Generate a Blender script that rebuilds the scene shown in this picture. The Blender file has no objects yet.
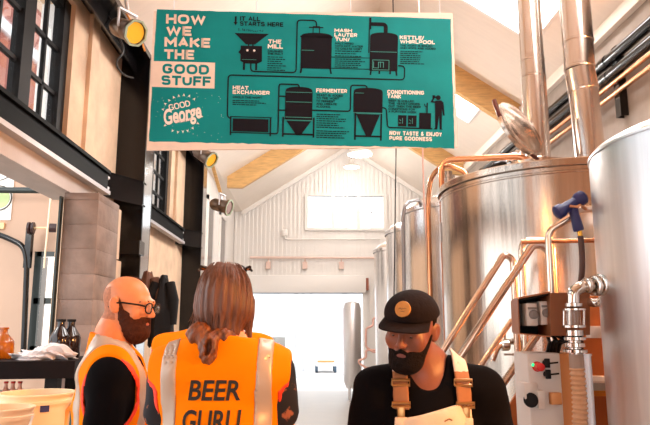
import bpy, bmesh, math, random
import numpy as np
from mathutils import Vector, Matrix
from mathutils.bvhtree import BVHTree
PI = math.pi
sc = bpy.context.scene
COL = sc.collection

# ------------------------------------------------------------------ camera
F = 632.0
PITCH = math.atan(112.5/F)
YAW = math.atan(17/F*math.cos(PITCH))
EYE = np.array([0.0, 0.0, 1.6])
cd = bpy.data.cameras.new('camera')
cd.sensor_width = 36.0
cd.lens = 36.0*F/650.0
cd.clip_start = 0.05
cam = bpy.data.objects.new('camera', cd)
COL.objects.link(cam)
cam.location = EYE
cam.rotation_euler = (PI/2+PITCH, 0, -YAW)
sc.camera = cam

# ------------------------------------------------------------------ light
W = bpy.data.worlds.new('daylight'); sc.world = W
W.use_nodes = True
W.node_tree.nodes['Background'].inputs[0].default_value = (0.93, 0.97, 1.0, 1)
W.node_tree.nodes['Background'].inputs[1].default_value = 3.0
sc.view_settings.view_transform = 'Standard'
sc.view_settings.look = 'None'
sc.view_settings.gamma = 1.0
sc.view_settings.exposure = 0.03
sc.view_settings.use_curve_mapping = False
SKYLIGHT_STRENGTH = 18.0
def light(name, kind, loc, aim, energy, color, size=0.3, spot=None, size_y=None):
    l = bpy.data.lights.new(name, kind); l.energy = energy; l.color = color
    if kind == 'AREA':
        l.size = size
        if size_y: l.shape = 'RECTANGLE'; l.size_y = size_y
    else: l.shadow_soft_size = size
    if kind == 'SPOT': l.spot_size = spot; l.spot_blend = 0.6
    o = bpy.data.objects.new(name, l); COL.objects.link(o); o.location = loc
    o.rotation_euler = (Vector(aim)-Vector(loc)).to_track_quat('-Z', 'Y').to_euler()
    return o
# stage can on the steel beam, a warm spot at right, then added fills
light('amber_spot', 'SPOT', (-1.38, 4.96, 4.02), (2.2, 4.2, 1.8), 120, (1.0, 0.58, 0.28), 0.08, 1.2)
light('wall_spot', 'SPOT', (3.0, 0.7, 2.7), (-0.3, 2.4, 1.45), 500, (1.0, 0.42, 0.12), 0.10, .92)
light('warm_side_fill', 'POINT', (2.55, .95, 2.35), (0, 0, 0), 110, (1.0, 0.40, 0.10), 0.17)  # added warm fill on the right, no fixture built
light('kettle_streak_light', 'POINT', (-1.22, .18, 3.0), (0, 0, 0), 42, (1.0, 0.42, 0.10), 0.10)  # added to put an orange streak on the kettle
light('hidden_warm_fill', 'POINT', (2.95, 3.85, 2.2), (0, 0, 0), 170, (1.0, 0.42, 0.13), 0.12)  # unseen light added for the orange glow on kettle and wall
light('side_room_fill', 'POINT', (-3.6, 4.2, 3.1), (0, 0, 0), 80, (1.0, .94, .88), .2)  # added to brighten the side room and the near tank's reflection

# pendant lamps down the ridge; the nearest is in view, two unseen ones are added to brighten the back
for ly, lz, le in ((9.5, 4.12, 180), (12.6, 5.0, 75), (14.7, 5.2, 40)):
    light('pendant_bulb', 'POINT', (.80 if ly < 10 else 1.03, ly, lz), (0, 0, 0), le, (1.0, .95, .90), .12)

# ------------------------------------------------------------------ helpers
_r, _f = np.array([math.cos(YAW), -math.sin(YAW), 0]), np.array([math.sin(YAW)*math.cos(PITCH), math.cos(YAW)*math.cos(PITCH), math.sin(PITCH)])
_u = np.cross(_r, _f)
def ray(px, py): return _r*(px-325)/F + _u*(212.5-py)/F + _f
def at(px, py, Y):
    v = ray(px, py); return Vector(EYE+v*(Y/v[1]))
def atx(px, py, X):
    v = ray(px, py); return Vector(EYE+v*(X/v[0]))
def lin(c): return tuple(((x/255)/12.92 if x/255 <= .04045 else ((x/255+.055)/1.055)**2.4) for x in c)

def mat(name, rgb, rough=.6, metal=0., noise=0., nscale=8., stretch=None, bump=0., bscale=None, emit=None, spec=None, rgb2=None, coat=0., trans=0., rvar=0.):
    m = bpy.data.materials.new(name); m.use_nodes = True
    nt = m.node_tree; b = nt.nodes['Principled BSDF']
    c = lin(rgb)
    b.inputs['Base Color'].default_value = (*c, 1)
    b.inputs['Roughness'].default_value = rough
    b.inputs['Metallic'].default_value = metal
    if spec is not None: b.inputs['Specular IOR Level'].default_value = spec
    if coat: b.inputs['Coat Weight'].default_value = coat; b.inputs['Coat Roughness'].default_value = .1
    if trans: b.inputs['Transmission Weight'].default_value = trans
    if emit:
        b.inputs['Emission Color'].default_value = (*lin(emit[0]), 1); b.inputs['Emission Strength'].default_value = emit[1]
    tc = nt.nodes.new('ShaderNodeTexCoord'); mp = nt.nodes.new('ShaderNodeMapping')
    nt.links.new(tc.outputs['Object'], mp.inputs[0])
    if stretch: mp.inputs['Scale'].default_value = stretch
    if noise or rvar:
        n = nt.nodes.new('ShaderNodeTexNoise'); n.inputs['Scale'].default_value = nscale; n.inputs['Detail'].default_value = 5
        nt.links.new(mp.outputs[0], n.inputs[0])
    if noise:
        r = nt.nodes.new('ShaderNodeValToRGB')
        r.color_ramp.elements[0].position = .3; r.color_ramp.elements[1].position = .7
        c2 = lin(rgb2) if rgb2 else tuple(x*(1-noise) for x in c)
        r.color_ramp.elements[0].color = (*c2, 1)
        r.color_ramp.elements[1].color = (*(c if rgb2 else tuple(min(1, x*(1+noise*.5)) for x in c)), 1)
        nt.links.new(n.outputs[0], r.inputs[0]); nt.links.new(r.outputs[0], b.inputs['Base Color'])
    if rvar:
        mr = nt.nodes.new('ShaderNodeMapRange'); mr.inputs[3].default_value = max(.03, rough-rvar); mr.inputs[4].default_value = rough+rvar
        nt.links.new(n.outputs[0], mr.inputs[0]); nt.links.new(mr.outputs[0], b.inputs['Roughness'])
    if bump:
        n2 = nt.nodes.new('ShaderNodeTexNoise'); n2.inputs['Scale'].default_value = bscale or nscale*3; n2.inputs['Detail'].default_value = 4
        nt.links.new(mp.outputs[0], n2.inputs[0])
        bp = nt.nodes.new('ShaderNodeBump'); bp.inputs['Strength'].default_value = bump; bp.inputs['Distance'].default_value = .01
        nt.links.new(n2.outputs[0], bp.inputs['Height']); nt.links.new(bp.outputs[0], b.inputs['Normal'])
    return m

class MB:
    """collects shapes in world (or local) coordinates and links them as one mesh"""
    def __init__(s): s.v = []; s.f = []
    def add(s, vs, fs):
        k = len(s.v); s.v += [tuple(v) for v in vs]; s.f += [tuple(i+k for i in f) for f in fs]; return s
    def box(s, lo, hi, bev=0., M=None):
        x0, y0, z0 = lo; x1, y1, z1 = hi
        bm = bmesh.new(); bmesh.ops.create_cube(bm, size=1)
        for v in bm.verts: v.co = Vector(((x0+x1)/2+v.co.x*(x1-x0), (y0+y1)/2+v.co.y*(y1-y0), (z0+z1)/2+v.co.z*(z1-z0)))
        if bev: bmesh.ops.bevel(bm, geom=bm.edges[:], offset=bev, segments=2, affect='EDGES', profile=.5)
        s.frombm(bm, M); return s
    def frombm(s, bm, M=None):
        bm.verts.index_update()
        s.add([(M @ v.co if M else v.co) for v in bm.verts], [[v.index for v in f.verts] for f in bm.faces]); bm.free(); return s
    def bar(s, a, b, w, h, up=(0, 0, 1), bev=0.):
        a, b = Vector(a), Vector(b); d = (b-a); L = d.length; d.normalize()
        x = d.cross(Vector(up))
        if x.length < 1e-4: x = Vector((1, 0, 0))
        x.normalize(); z = x.cross(d)
        M = Matrix((x, d, z)).transposed().to_4x4(); M.translation = (a+b)/2
        return s.box((-w/2, -L/2, -h/2), (w/2, L/2, h/2), bev, M)
    def tube(s, pts, r, n=12, cap=True):
        pts = [Vector(p) for p in pts]; m = len(pts)
        rr = r if isinstance(r, (list, tuple)) else [r]*m
        t = [(pts[min(i+1, m-1)]-pts[max(i-1, 0)]).normalized() for i in range(m)]
        u = t[0].orthogonal().normalized(); vs = []
        for i in range(m):
            u = (u - t[i]*u.dot(t[i])).normalized(); w = t[i].cross(u)
            k = 1.0
            if 0 < i < m-1:
                c = (pts[i]-pts[i-1]).normalized().dot((pts[i+1]-pts[i]).normalized()); k = 1/max(.6, math.sqrt((1+c)/2))
            vs += [pts[i]+(u*math.cos(2*PI*j/n)+w*math.sin(2*PI*j/n))*rr[i]*k for j in range(n)]
        fs = [(i*n+j, i*n+(j+1) % n, (i+1)*n+(j+1) % n, (i+1)*n+j) for i in range(m-1) for j in range(n)]
        if cap: fs += [tuple(reversed(range(n))), tuple(range((m-1)*n, m*n))]
        return s.add(vs, fs)
    def lathe(s, prof, c=(0, 0, 0), axis=(0, 0, 1), n=32, M=None, a0=0., a1=2*PI, cap=True):
        """prof: list of (radius, height)"""
        z = Vector(axis).normalized(); x = z.orthogonal().normalized() if abs(z.z) < .999 else Vector((1, 0, 0)); y = z.cross(x); c = Vector(c); vs = []
        full = abs(a1-a0-2*PI) < 1e-6; k = n if full else n+1
        for r, h in prof:
            for j in range(k):
                a = a0+(a1-a0)*j/n; vs.append(c+x*(r*math.cos(a))+y*(r*math.sin(a))+z*h)
        fs = []
        for i in range(len(prof)-1):
            for j in range(n):
                j2 = (j+1) % k
                fs.append((i*k+j, i*k+j2, (i+1)*k+j2, (i+1)*k+j))
        if full and cap:
            if prof[0][0] > 1e-5: fs.append(tuple(reversed(range(k))))
            if prof[-1][0] > 1e-5: fs.append(tuple(range((len(prof)-1)*k, len(prof)*k)))
        if M: vs = [M @ v for v in vs]
        return s.add(vs, fs)
    def ball(s, c, r, n=16, M=None):
        r = r if isinstance(r, (list, tuple)) else (r, r, r)
        bm = bmesh.new(); bmesh.ops.create_uvsphere(bm, u_segments=n, v_segments=max(6, n//2), radius=1)
        for v in bm.verts: v.co = Vector((c[0]+v.co.x*r[0], c[1]+v.co.y*r[1], c[2]+v.co.z*r[2]))
        return s.frombm(bm, M)
    def prism(s, poly, depth):
        """poly: 3d points of a planar outline, depth: extrusion vector"""
        n = len(poly); p = [Vector(q) for q in poly]; d = Vector(depth)
        return s.add(p+[q+d for q in p], [tuple(range(n)), tuple(range(2*n-1, n-1, -1))]+[(i, (i+1) % n, n+(i+1) % n, n+i) for i in range(n)])
    def build(s, name, m, parent=None, smooth=40, local=False, base=True):
        me = bpy.data.meshes.new(name)
        o = bpy.data.objects.new(name, me); COL.objects.link(o)
        vs = [Vector(v) for v in s.v]
        if parent:
            o.parent = parent
            if not local:
                org = ORG[parent.name]; vs = [v-org for v in vs]; ORG[o.name] = org
            else: ORG[o.name] = Vector((0, 0, 0))
        elif base:
            a = np.array([tuple(v) for v in vs]); org = Vector(((a[:, 0].min()+a[:, 0].max())/2, (a[:, 1].min()+a[:, 1].max())/2, a[:, 2].min()))
            vs = [v-org for v in vs]; o.location = org; ORG[o.name] = org
        me.from_pydata(vs, [], s.f); me.validate()
        bm = bmesh.new(); bm.from_mesh(me); bmesh.ops.recalc_face_normals(bm, faces=bm.faces[:]); bm.to_mesh(me); bm.free()
        finish(me, smooth)
        for q in (m if isinstance(m, (list, tuple)) else [m]): me.materials.append(q)
        return o
ORG = {}
def finish(me, smooth):
    if smooth:
        me.polygons.foreach_set('use_smooth', [True]*len(me.polygons)); me.set_sharp_from_angle(angle=math.radians(smooth))
def tag(o, label=None, cat=None, group=None, kind=None):
    if label: o['label'] = label
    if cat: o['category'] = cat
    if group: o['group'] = group
    if kind: o['kind'] = kind
    return o
def thing(name, label, cat, loc=(0, 0, 0), group=None, rz=0):
    o = bpy.data.objects.new(name, None); COL.objects.link(o); o.empty_display_size = .1
    o.location = loc; o.rotation_euler.z = rz; ORG[o.name] = Vector(loc)
    return tag(o, label, cat, group)
def struct(name, mb, m, smooth=30): return tag(mb.build(name, m, smooth=smooth), kind='structure')
def copy_tree(o, parent=None):
    c = o.copy(); COL.objects.link(c); c.parent = parent
    for ch in list(o.children): copy_tree(ch, c)
    return c
def arc(pts, r, n=6):
    """round the corners of a polyline"""
    pts = [Vector(p) for p in pts]; out = [pts[0]]
    for a, b, c in zip(pts, pts[1:], pts[2:]):
        d1 = (a-b); d2 = (c-b); k = min(r, d1.length*(.98 if a is pts[0] else .49), d2.length*(.98 if c is pts[-1] else .49))
        p, q = b+d1.normalized()*k, b+d2.normalized()*k
        for i in range(n+1):
            t = i/n; out.append(p*(1-t)**2+b*2*t*(1-t)+q*t*t)
    return out+[pts[-1]]
def text_data(s, bold=0., extrude=0., shear=0., spacing=1.0):
    cu = bpy.data.curves.new('lettering', 'FONT'); cu.body = s; cu.size = 1; cu.offset = bold; cu.extrude = extrude; cu.shear = shear; cu.space_character = spacing; cu.resolution_u = 4
    o = bpy.data.objects.new('lettering_tmp', cu); COL.objects.link(o)
    bpy.context.view_layer.update()
    me = o.to_mesh(); vs = [v.co.copy() for v in me.vertices]; fs = [tuple(p.vertices) for p in me.polygons]
    o.to_mesh_clear(); bpy.data.objects.remove(o); bpy.data.curves.remove(cu)
    a = np.array([tuple(v) for v in vs]); lo, hi = a.min(0), a.max(0)
    return [((v.x-lo[0])/(hi[0]-lo[0]), (v.y-lo[1])/(hi[1]-lo[1]), v.z) for v in vs], fs

# ------------------------------------------------------------------ materials
m_floor = mat('polished concrete', (176, 170, 164), .45, noise=.12, nscale=2.5, bump=.05, rvar=.1)
m_white = mat('white painted metal', (242, 238, 234), .5)
m_roof = mat('pale roof lining', (240, 228, 216), .6, noise=.03, nscale=3, stretch=(1, 6, 1))
m_block = mat('grey concrete block', (142, 126, 118), .85, noise=.30, nscale=5, bump=.5, bscale=30)
m_plaster = mat('pale plaster', (222, 190, 160), .8, noise=.18, nscale=4, bump=.2, bscale=25)
m_lintel = mat('pale concrete lintel', (186, 178, 174), .7, noise=.1, nscale=4)
m_tan = mat('tan painted wall', (194, 162, 140), .7, noise=.04, nscale=3)
m_conc = mat('grey concrete wall', (160, 147, 137), .85, noise=.16, nscale=3.5, bump=.25, bscale=18)
m_black = mat('gloss black steel paint', (10, 8, 10), .18, spec=.4, rvar=.06, nscale=5)
m_blackm = mat('matt black', (10, 8, 9), .6, spec=.25)
m_beam = mat('satin black beam paint', (5, 4, 4), .55, spec=.05)
m_palest = mat('pale steel flange', (225, 225, 230), .35, metal=.2)
m_wood = mat('laminated pine', (212, 168, 108), .55, noise=.22, nscale=3, stretch=(2, 20, 14), bump=.05)
m_inox = mat('brushed stainless', (200, 186, 174), .20, metal=1., noise=.12, nscale=5, stretch=(9, 9, .12), rvar=.06, bump=.10, bscale=3.)
m_inoxw = mat('pale brushed stainless', (240, 241, 244), .38, metal=1., noise=.05, nscale=5, stretch=(9, 9, .12), rvar=.05)
m_ferm = mat('streaked stainless', (232, 228, 226), .24, metal=1., noise=.10, nscale=5, stretch=(9, 9, .12), rvar=.06, bump=.12, bscale=3.)
m_flue = mat('flue stainless', (208, 200, 194), .22, metal=1., noise=.08, nscale=4, stretch=(8, 8, .2), rvar=.05)
m_rail = mat('polished rail tube', (220, 196, 178), .2, metal=1., rvar=.05, nscale=6)
m_copper = mat('copper pipe', (222, 160, 120), .25, metal=1., rvar=.06, nscale=8)
m_chrome = mat('chrome fitting', (212, 205, 198), .14, metal=1.)
m_glass = mat('window glass', (245, 248, 250), .03, trans=1., spec=.5)
m_sky = mat('daylit opal skylight', (255, 255, 255), .4, emit=((255, 252, 250), SKYLIGHT_STRENGTH))
m_red = mat('red plastic', (190, 30, 26), .4)
m_navy = mat('navy rubber', (32, 36, 92), .45)
m_cable = mat('black cable', (16, 15, 16), .45)
m_brick = mat('red brick', (150, 78, 62), .85, noise=.3, nscale=10)

# ------------------------------------------------------------------ structure
AX, AZ, LX, LZ, RX, RZ, BY = 1.03, 6.22, -1.70, 4.46, 3.19, 4.80, 16.0
FY = -3.6
struct('floor', MB().box((-7, FY-.2, -.12), (RX+.3, BY+.1, 0)), m_floor)
def roof_z(x): return AZ-(AX-x)*(AZ-LZ)/(AX-LX) if x < AX else AZ-(x-AX)*(AZ-RZ)/(RX-AX)
# gable wall of ribbed sheet, the window and the doorway left open
DX0, DX1, DZ = -1.58, 1.37, 2.39
WX0, WX1, WZ0, WZ1 = -.02, 1.94, 4.05, 4.88
g = MB(); x = -2.2; k = 0
while x < RX+.2:
    x2 = x+(.062 if k % 2 else .045); d = .036 if k % 2 else 0.
    top = min(roof_z(max(min((x+x2)/2, RX), LX)), 7)+.1
    iv = [(0, top)]
    for a, b, c, e in ((DX0, DX1, -1, DZ+.4), (WX0, WX1, WZ0, WZ1)):
        if x2 > a and x < b:
            iv = [q for lo, hi in iv for q in ((lo, min(hi, c)), (max(lo, e), hi)) if q[1] > q[0]]
    for lo, hi in iv: g.box((x, BY+d, lo), (x2, BY+.12, hi))
    x = x2; k += 1
struct('wall_back', g, m_white, smooth=0)
# window in the gable: frame, mullions and glass
g = MB(); fw = .07
g.box((WX0-fw, BY-.05, WZ0-fw), (WX1+fw, BY+.06, WZ0)).box((WX0-fw, BY-.05, WZ1), (WX1+fw, BY+.06, WZ1+fw))
for xx in (WX0-fw/2, WX0+.655, WX1-.655, WX1+fw/2): g.box((xx-fw/2-.01, BY-.05, WZ0), (xx+fw/2+.01, BY+.06, WZ1))
w1 = struct('window_1', g, m_white, 0)
MB().box((WX0, BY+.02, WZ0), (WX1, BY+.03, WZ1)).build('window_glass', m_glass, w1)
gg = MB()
for i in range(3):
    xa = WX0+.655*i+(.0 if i else 0); gg.box((xa+.32, BY+.0, WZ0), (xa+.34, BY+.03, WZ1)) if i else None
    gg.box((xa+.03, BY, WZ0+.40), (xa+.62, BY+.03, WZ0+.42))
gg.build('glazing_bar', m_white, w1)
# gable edge trims that follow the roof, with the ribbed wall's corner flashing
g = MB(); g.bar((LX, BY-.06, LZ-.06), (AX, BY-.06, AZ-.06), .05, .10); g.bar((AX, BY-.06, AZ-.06), (RX, BY-.06, RZ-.06), .05, .10)
struct('trim_1', g, m_white)
# roof slabs with skylight openings in the right slope, the nearest one added
def slab(p, q, y0, y1, t=.14):
    (xa, za), (xb, zb) = p, q
    return [(xa, y0, za), (xb, y0, zb), (xb, y1, zb), (xa, y1, za)], (0, 0, t)
rm = MB()
def rs(xa, xb, y0, y1, m=rm):
    poly, dpt = slab((xa, roof_z(xa)), (xb, roof_z(xb)), y0, y1); m.prism(poly, dpt)
rs(LX, AX, FY, BY)
SK = [(1.9, 3.4), (5.2, 7.27), (9.5, 10.45)]  # first one is unseen, added as fill on the sign's face
SX0, SX1 = 1.55, 2.78
ys = [FY]+[v for p in SK for v in p]+[BY]
for i in range(0, len(ys), 2): rs(AX, RX, ys[i], ys[i+1])
for a, b in SK: rs(AX, SX0, a, b); rs(SX1, RX, a, b)
rm.box((-2.5, FY, LZ), (LX, BY, LZ+.14))
ceil = struct('ceiling', rm, m_roof, 0)
for i, (a, b) in enumerate(SK):
    poly, dpt = slab((SX0, roof_z(SX0)+.10), (SX1, roof_z(SX1)+.10), a, b, .02)
    f = MB(); zz = lambda x: roof_z(x)+.03
    for xe in (SX0, SX1): f.bar((xe, a, zz(xe)), (xe, b, zz(xe)), .05, .12)
    for ye in (a, b): f.bar((SX0, ye, zz(SX0)), (SX1, ye, zz(SX1)), .05, .12)
    s_ = struct('window_%d' % (i+2), f, m_white, 0)
    MB().prism(poly, dpt).build('skylight_pane', m_sky, s_)
# right wall and its eaves trim
struct('wall_right', MB().box((RX, FY, 0), (RX+.25, BY, RZ+.1)), m_conc)
struct('trim_2', MB().box((RX-.07, FY, RZ-.17), (RX, BY, RZ-.03)), m_roof)
# wall behind the viewer with a wide open doorway
g = MB(); g.box((-2.2, FY-.2, 0), (-1.2, FY, 6.4)).box((2.1, FY-.2, 0), (RX+.2, FY, 6.4)).box((-1.2, FY-.2, 2.9), (2.1, FY, 6.4))
struct('wall_front', g, m_plaster)
# left wall: upper plaster with window openings, all of it behind the steel frame
WP = -2.0
wins = [(-3.0, .9), (1.48, 5.08), (7.15, 9.0)]
WIN_Z0, WIN_Z1 = 2.985, 4.30
g = MB(); cut = [FY]+[v for p in wins for v in p]+[BY]
for i in range(0, len(cut), 2): g.box((WP-.28, cut[i], 2.8), (WP, cut[i+1], LZ))
for a, b in wins: g.box((WP-.28, a, 2.8), (WP, b, WIN_Z0)); g.box((WP-.28, a, WIN_Z1), (WP, b, LZ))
g.box((WP-.05, 5.42, 3.0), (WP+.035, 5.62, LZ)).box((WP-.05, 9.25, 3.0), (WP+.035, 9.42, LZ))
struct('wall_left', g, m_plaster, 0)
# lower left wall: pier and block wall, an opening to the side room before it
g = MB(); g.box((WP-.28, 5.72, 0), (WP-.0, BY, 2.8)).box((WP-.28, FY, 0), (WP, .6, 2.8))
struct('wall_left_lower', g, m_plaster, 0)
struct('wall_left_far', MB().box((-2.27, 10.42, 0), (-1.90, BY, LZ)), m_white, 0)
for i, (a, b) in enumerate(((11.6, 12.5), (13.3, 14.3))):
    f = MB(); f.box((-1.90, a, 2.1), (-1.86, a+.09, 4.0)).box((-1.90, b-.09, 2.1), (-1.86, b, 4.0)).box((-1.90, a, 3.91), (-1.86, b, 4.0)).box((-1.90, a, 2.1), (-1.86, b, 2.19)); f = struct('window_%d' % (12+i), f, m_white, 0)
    MB().box((-1.90, a+.09, 2.19), (-1.885, b-.09, 3.91)).build('window_glass', bpy.data.materials.get('dim pane') or mat('dim pane', (96, 92, 90), .15), f, 0)
g = MB(); rr = random.Random(4)
z = 0
while z < 2.66:                      # courses of the pier
    h = min(.2, 2.66-z)
    o1 = rr.uniform(-.004, .004)
    g.box((-1.98, 5.08+o1, z), (-1.70+o1, 5.62+.02, z+h-.001), .003)
    z += h
g.box((-1.975, 5.085, 0), (-1.705, 5.6, 2.66))
struct('pillar', g, m_block, 30)
g = MB().box((-2.0, 5.63, 0), (-1.80, 6.12, 2.2)).box((-2.0, 5.63, 2.2), (-1.76, 5.9, 2.66))
struct('pillar_plastered', g, m_plaster, 0)
struct('beam_concrete', MB().box((-2.03, .6, 2.66), (-1.935, 5.7, 2.83)).box((-2.32, .6, 2.72), (-2.03, 5.7, 2.83)), m_lintel, 0)
# steel windows of the left wall
def steel_window(n, y0, y1, bays, cols, rows):
    f = MB(); xo = WP-.09; fw = .09
    f.box((xo-.03, y0, WIN_Z0), (xo+.04, y1, WIN_Z0+fw)).box((xo-.03, y0, WIN_Z1-fw), (xo+.04, y1, WIN_Z1))
    wdt = (y1-y0)/bays
    for i in range(bays+1):
        yy = y0+wdt*i; e = .085 if 0 < i < bays else fw*1.4
        a = min(max(yy-e/1, y0), y1-e) if i in (0, bays) else yy-e
        f.box((xo-.04, a, WIN_Z0), (xo+.05, a+(e if i in (0, bays) else 2*e), WIN_Z1))
    o = struct('window_%d' % n, f, m_blackm, 0)
    b = MB()
    for i in range(bays):
        for j in range(1, cols):
            yy = y0+wdt*i+wdt*j/cols; yy += .0; b.box((xo-.015, yy-.016, WIN_Z0), (xo+.02, yy+.016, WIN_Z1))
    for j in range(1, rows):
        zz = WIN_Z0+fw+(WIN_Z1-WIN_Z0-2*fw)*j/rows; b.box((xo-.015, y0, zz-.016), (xo+.02, y1, zz+.016))
    b.build('glazing_bar', m_blackm, o, 0)
    MB().box((xo-.005, y0, WIN_Z0), (xo, y1, WIN_Z1)).build('window_glass', m_glass, o, 0)
steel_window(7, wins[1][0], wins[1][1], 5, 2, 3)
steel_window(8, wins[2][0], wins[2][1], 2, 2, 4)
steel_window(11, wins[0][0], wins[0][1], 5, 2, 3)  # unseen window beside the camera, added to let in more daylight
for i, (a, b) in enumerate(wins): struct('trim_%d' % (i+4), MB().box((WP-.285, b-.015, WIN_Z0), (WP-.135, b+.01, WIN_Z1)).box((WP-.285, a-.01, WIN_Z0), (WP-.135, a+.015, WIN_Z1)), m_white, 0)
# black steel frame: columns, eaves beam, deck beam with splice plates
def steel_column(y0):
    c = MB(); c.box((-2.0, y0, 0), (-1.7, y0+.03, LZ-.03), .003).box((-2.0, y0+.32, 0), (-1.7, y0+.35, LZ-.03), .003).box((-1.86, y0+.03, 0), (-1.84, y0+.32, LZ-.03))
    if y0 < 7: z_ = at(130, 247, 6.3).z; c.box((-2.03, y0-.2, z_-.08), (-1.66, y0, z_+.06), .004)
    o = struct('column', c, m_black, 0)
    MB().box((-1.715, y0+.03, 0), (-1.70, y0+.32, LZ-.03)).build('flange', bpy.data.materials.get('lit gloss flange') or mat('lit gloss flange', (40, 36, 38), .12, spec=1.0, coat=1.0), o, 0)  # same black steel, lightened and glossier to bring out its lit strip
    return o
cols_y = (6.42, 10.02)
for yy in cols_y: steel_column(yy)
struct('beam_eaves', MB().box((-2.0, FY, LZ-.06), (-1.7, 10.1, LZ-.0)).box((-1.86, FY, LZ-.22), (-1.84, 10.1, LZ-.06)), m_black, 0)
def deck_beam(y0, y1, col):
    b = MB()
    b.box((-2.0, y0, 3.0), (-1.865, y1, 3.03)).box((-1.905, y0, 2.83), (-1.89, y1, 3.0))
    o = struct('beam_deck', b, m_beam, 0)
    MB().box((-1.935, y0, 2.80), (-1.86, y1, 2.835)).build('flange', bpy.data.materials.get('pale grey flange') or mat('pale grey flange', (168, 164, 166), .4), o, 0)  # lower flange made paler than the black beam
    p = MB()                      # the skewed end piece that ties the beam to the column
    p.prism([(-2.0, y1-.02, 2.82), (-1.70, col-.02, 2.82), (-1.70, col-.02, 3.05), (-2.0, y1-.02, 3.05)], (-.02, .04, 0))
    p.prism([(-2.0, y1-.02, 3.035), (-1.70, col-.02, 3.035), (-1.70, col+.1, 3.035), (-2.0, col+.1, 3.035)], (0, 0, .02))
    p.prism([(-2.0, y1-.02, 2.80), (-1.70, col-.02, 2.80), (-1.70, col+.1, 2.80), (-2.0, col+.1, 2.80)], (0, 0, .02))
    p.build('end_plate', m_black, o, 0)
    q = MB()
    for zz in (2.88, 2.98):
        for t in (.12, .2): q.lathe([(.018, 0), (.018, .02), (.01, .024)], (-2.0+.3*t+.02, y1+(col-y1)*t-.03, zz), (.55, -.83, 0), 6)
    q.build('bolt', m_palest, o)
deck_beam(.6, 5.86, 6.42); deck_beam(6.80, 9.5, 10.02)
# side room
struct('wall_side_room', MB().box((-7, 6.6, 0), (-2.05, 6.8, 3.6)), m_tan, 0)
# side-room opening frame
m_dkgreen = mat('dark green steel tube', (30, 40, 38), .4)
g = MB(); p0, p1 = at(63.5, 196, 5.06), at(52, 350, 5.06)
g.box((-2.0, 5.03, 0), (-1.985, 5.08, 2.62))
struct('trim_3', g, m_dkgreen, 0)
# roof timbers
for yy in (4.7, 8.9, 12.3):
    g = MB(); dp = .42
    xa = -1.62; xb = RX-.04
    g.prism([(xa, yy, roof_z(xa)-.22), (xa, yy, roof_z(xa)), (AX, yy, AZ), (AX, yy, AZ-dp), (xa+.30, yy, roof_z(xa+.3)-dp)], (0, .12, 0))
    g.prism([(AX, yy, AZ-dp), (AX, yy, AZ), (xb, yy, roof_z(xb)), (xb, yy, roof_z(xb)-.26), (xb-.3, yy, roof_z(xb-.3)-dp)], (0, .12, 0))
    o = struct('beam_rafter', g, m_wood, 0)
    MB().box((xb-.03, yy-.012, roof_z(xb)-.30), (xb+.03, yy+.132, roof_z(xb)-.03)).build('shoe', m_palest, o, 0)
# roller door
door = MB(); door.box((DX0-.06, BY-.34, DZ), (DX1+.06, BY-.02, DZ+.42), .02)
dd = struct('door_1', door, m_white, 30)
s = MB()
for i in range(4): s.box((DX0, BY-.10, DZ-.02+i*.0), (DX1, BY-.06, DZ+.01))
s.build('bottom_rail', m_palest, dd, 0)
for xa in (DX0-.09, DX1): MB().box((xa, BY-.14, 0), (xa+.09, BY-.02, DZ)).build('guide_rail', m_white, dd, 0)
m_pinkpipe = mat('faded red pipe', (232, 184, 170), .5)
MB().box((DX1+.06, BY-.3, DZ+.06), (DX1+.13, BY-.06, DZ+.36)).build('winder', mat('rust red', (150, 84, 62), .5), dd, 0)

# ------------------------------------------------------------------ hanging sign
SA, SB = Vector((-1.168, 4.45, -.035)), Vector((1.112, 4.55, .035))
SZ0, SZ1 = 2.873, 3.952
su = (SB-SA).normalized(); SWID = (SB-SA).length; sn = Vector((su.y, -su.x, 0))
QTL, QTR, QBR, QBL = (153, 8.5), (451, 11), (459, 148), (149.5, 151)
def sgn(px, py, k=0):
    """a place on the board's face, k printed layers out; the board is read off as 0..1 across and down"""
    u = v = .5
    for _ in range(12):
        lx = QTL[0]+(QBL[0]-QTL[0])*v; rx = QTR[0]+(QBR[0]-QTR[0])*v; u = (px-lx)/(rx-lx)
        ty = QTL[1]+(QTR[1]-QTL[1])*u; by = QBL[1]+(QBR[1]-QBL[1])*u; v = (py-ty)/(by-ty)
    p = SA+su*(u*SWID); p.z = SZ1+(SZ0-SZ1)*v
    return p+sn*(.0165+.0012*k)
m_teal = mat('teal print', (2, 138, 140), .6, spec=.2, noise=.10, nscale=3, rgb2=(1, 124, 127))
m_cream = mat('cream print', (232, 212, 198), .65, noise=.05, nscale=20)
m_ink = mat('charcoal print', (24, 22, 29), .7, spec=.1)
m_tint = mat('teal ink line', (50, 140, 132), .6)
m_letw = mat('off white lettering', (244, 230, 222), .6)
mid = (SA+SB)/2; sign = thing('hanging_sign', 'teal brewing process sign board with cream edge hung above the aisle', 'sign', (mid.x, mid.y, SZ0))
b = MB(); b.prism([SA+Vector((0, 0, SZ0)), SB+Vector((0, 0, SZ0)), SB+Vector((0, 0, SZ1)), SA+Vector((0, 0, SZ1))], -sn*.016)
b.v = [tuple(Vector(v)+sn*.016) for v in b.v]
b.build('board', m_cream, sign, 0)
def flat(mb, pts, k): mb.add([sgn(x, y, k) for x, y in pts], [tuple(range(len(pts)))])
def rect(mb, x0, y0, x1, y1, k=2): flat(mb, [(x0, y0), (x1, y0), (x1, y1), (x0, y1)], k)
def disc(mb, x, y, r, k=2, n=14): flat(mb, [(x+r*math.cos(2*PI*i/n), y+r*math.sin(2*PI*i/n)) for i in range(n)], k)
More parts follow.
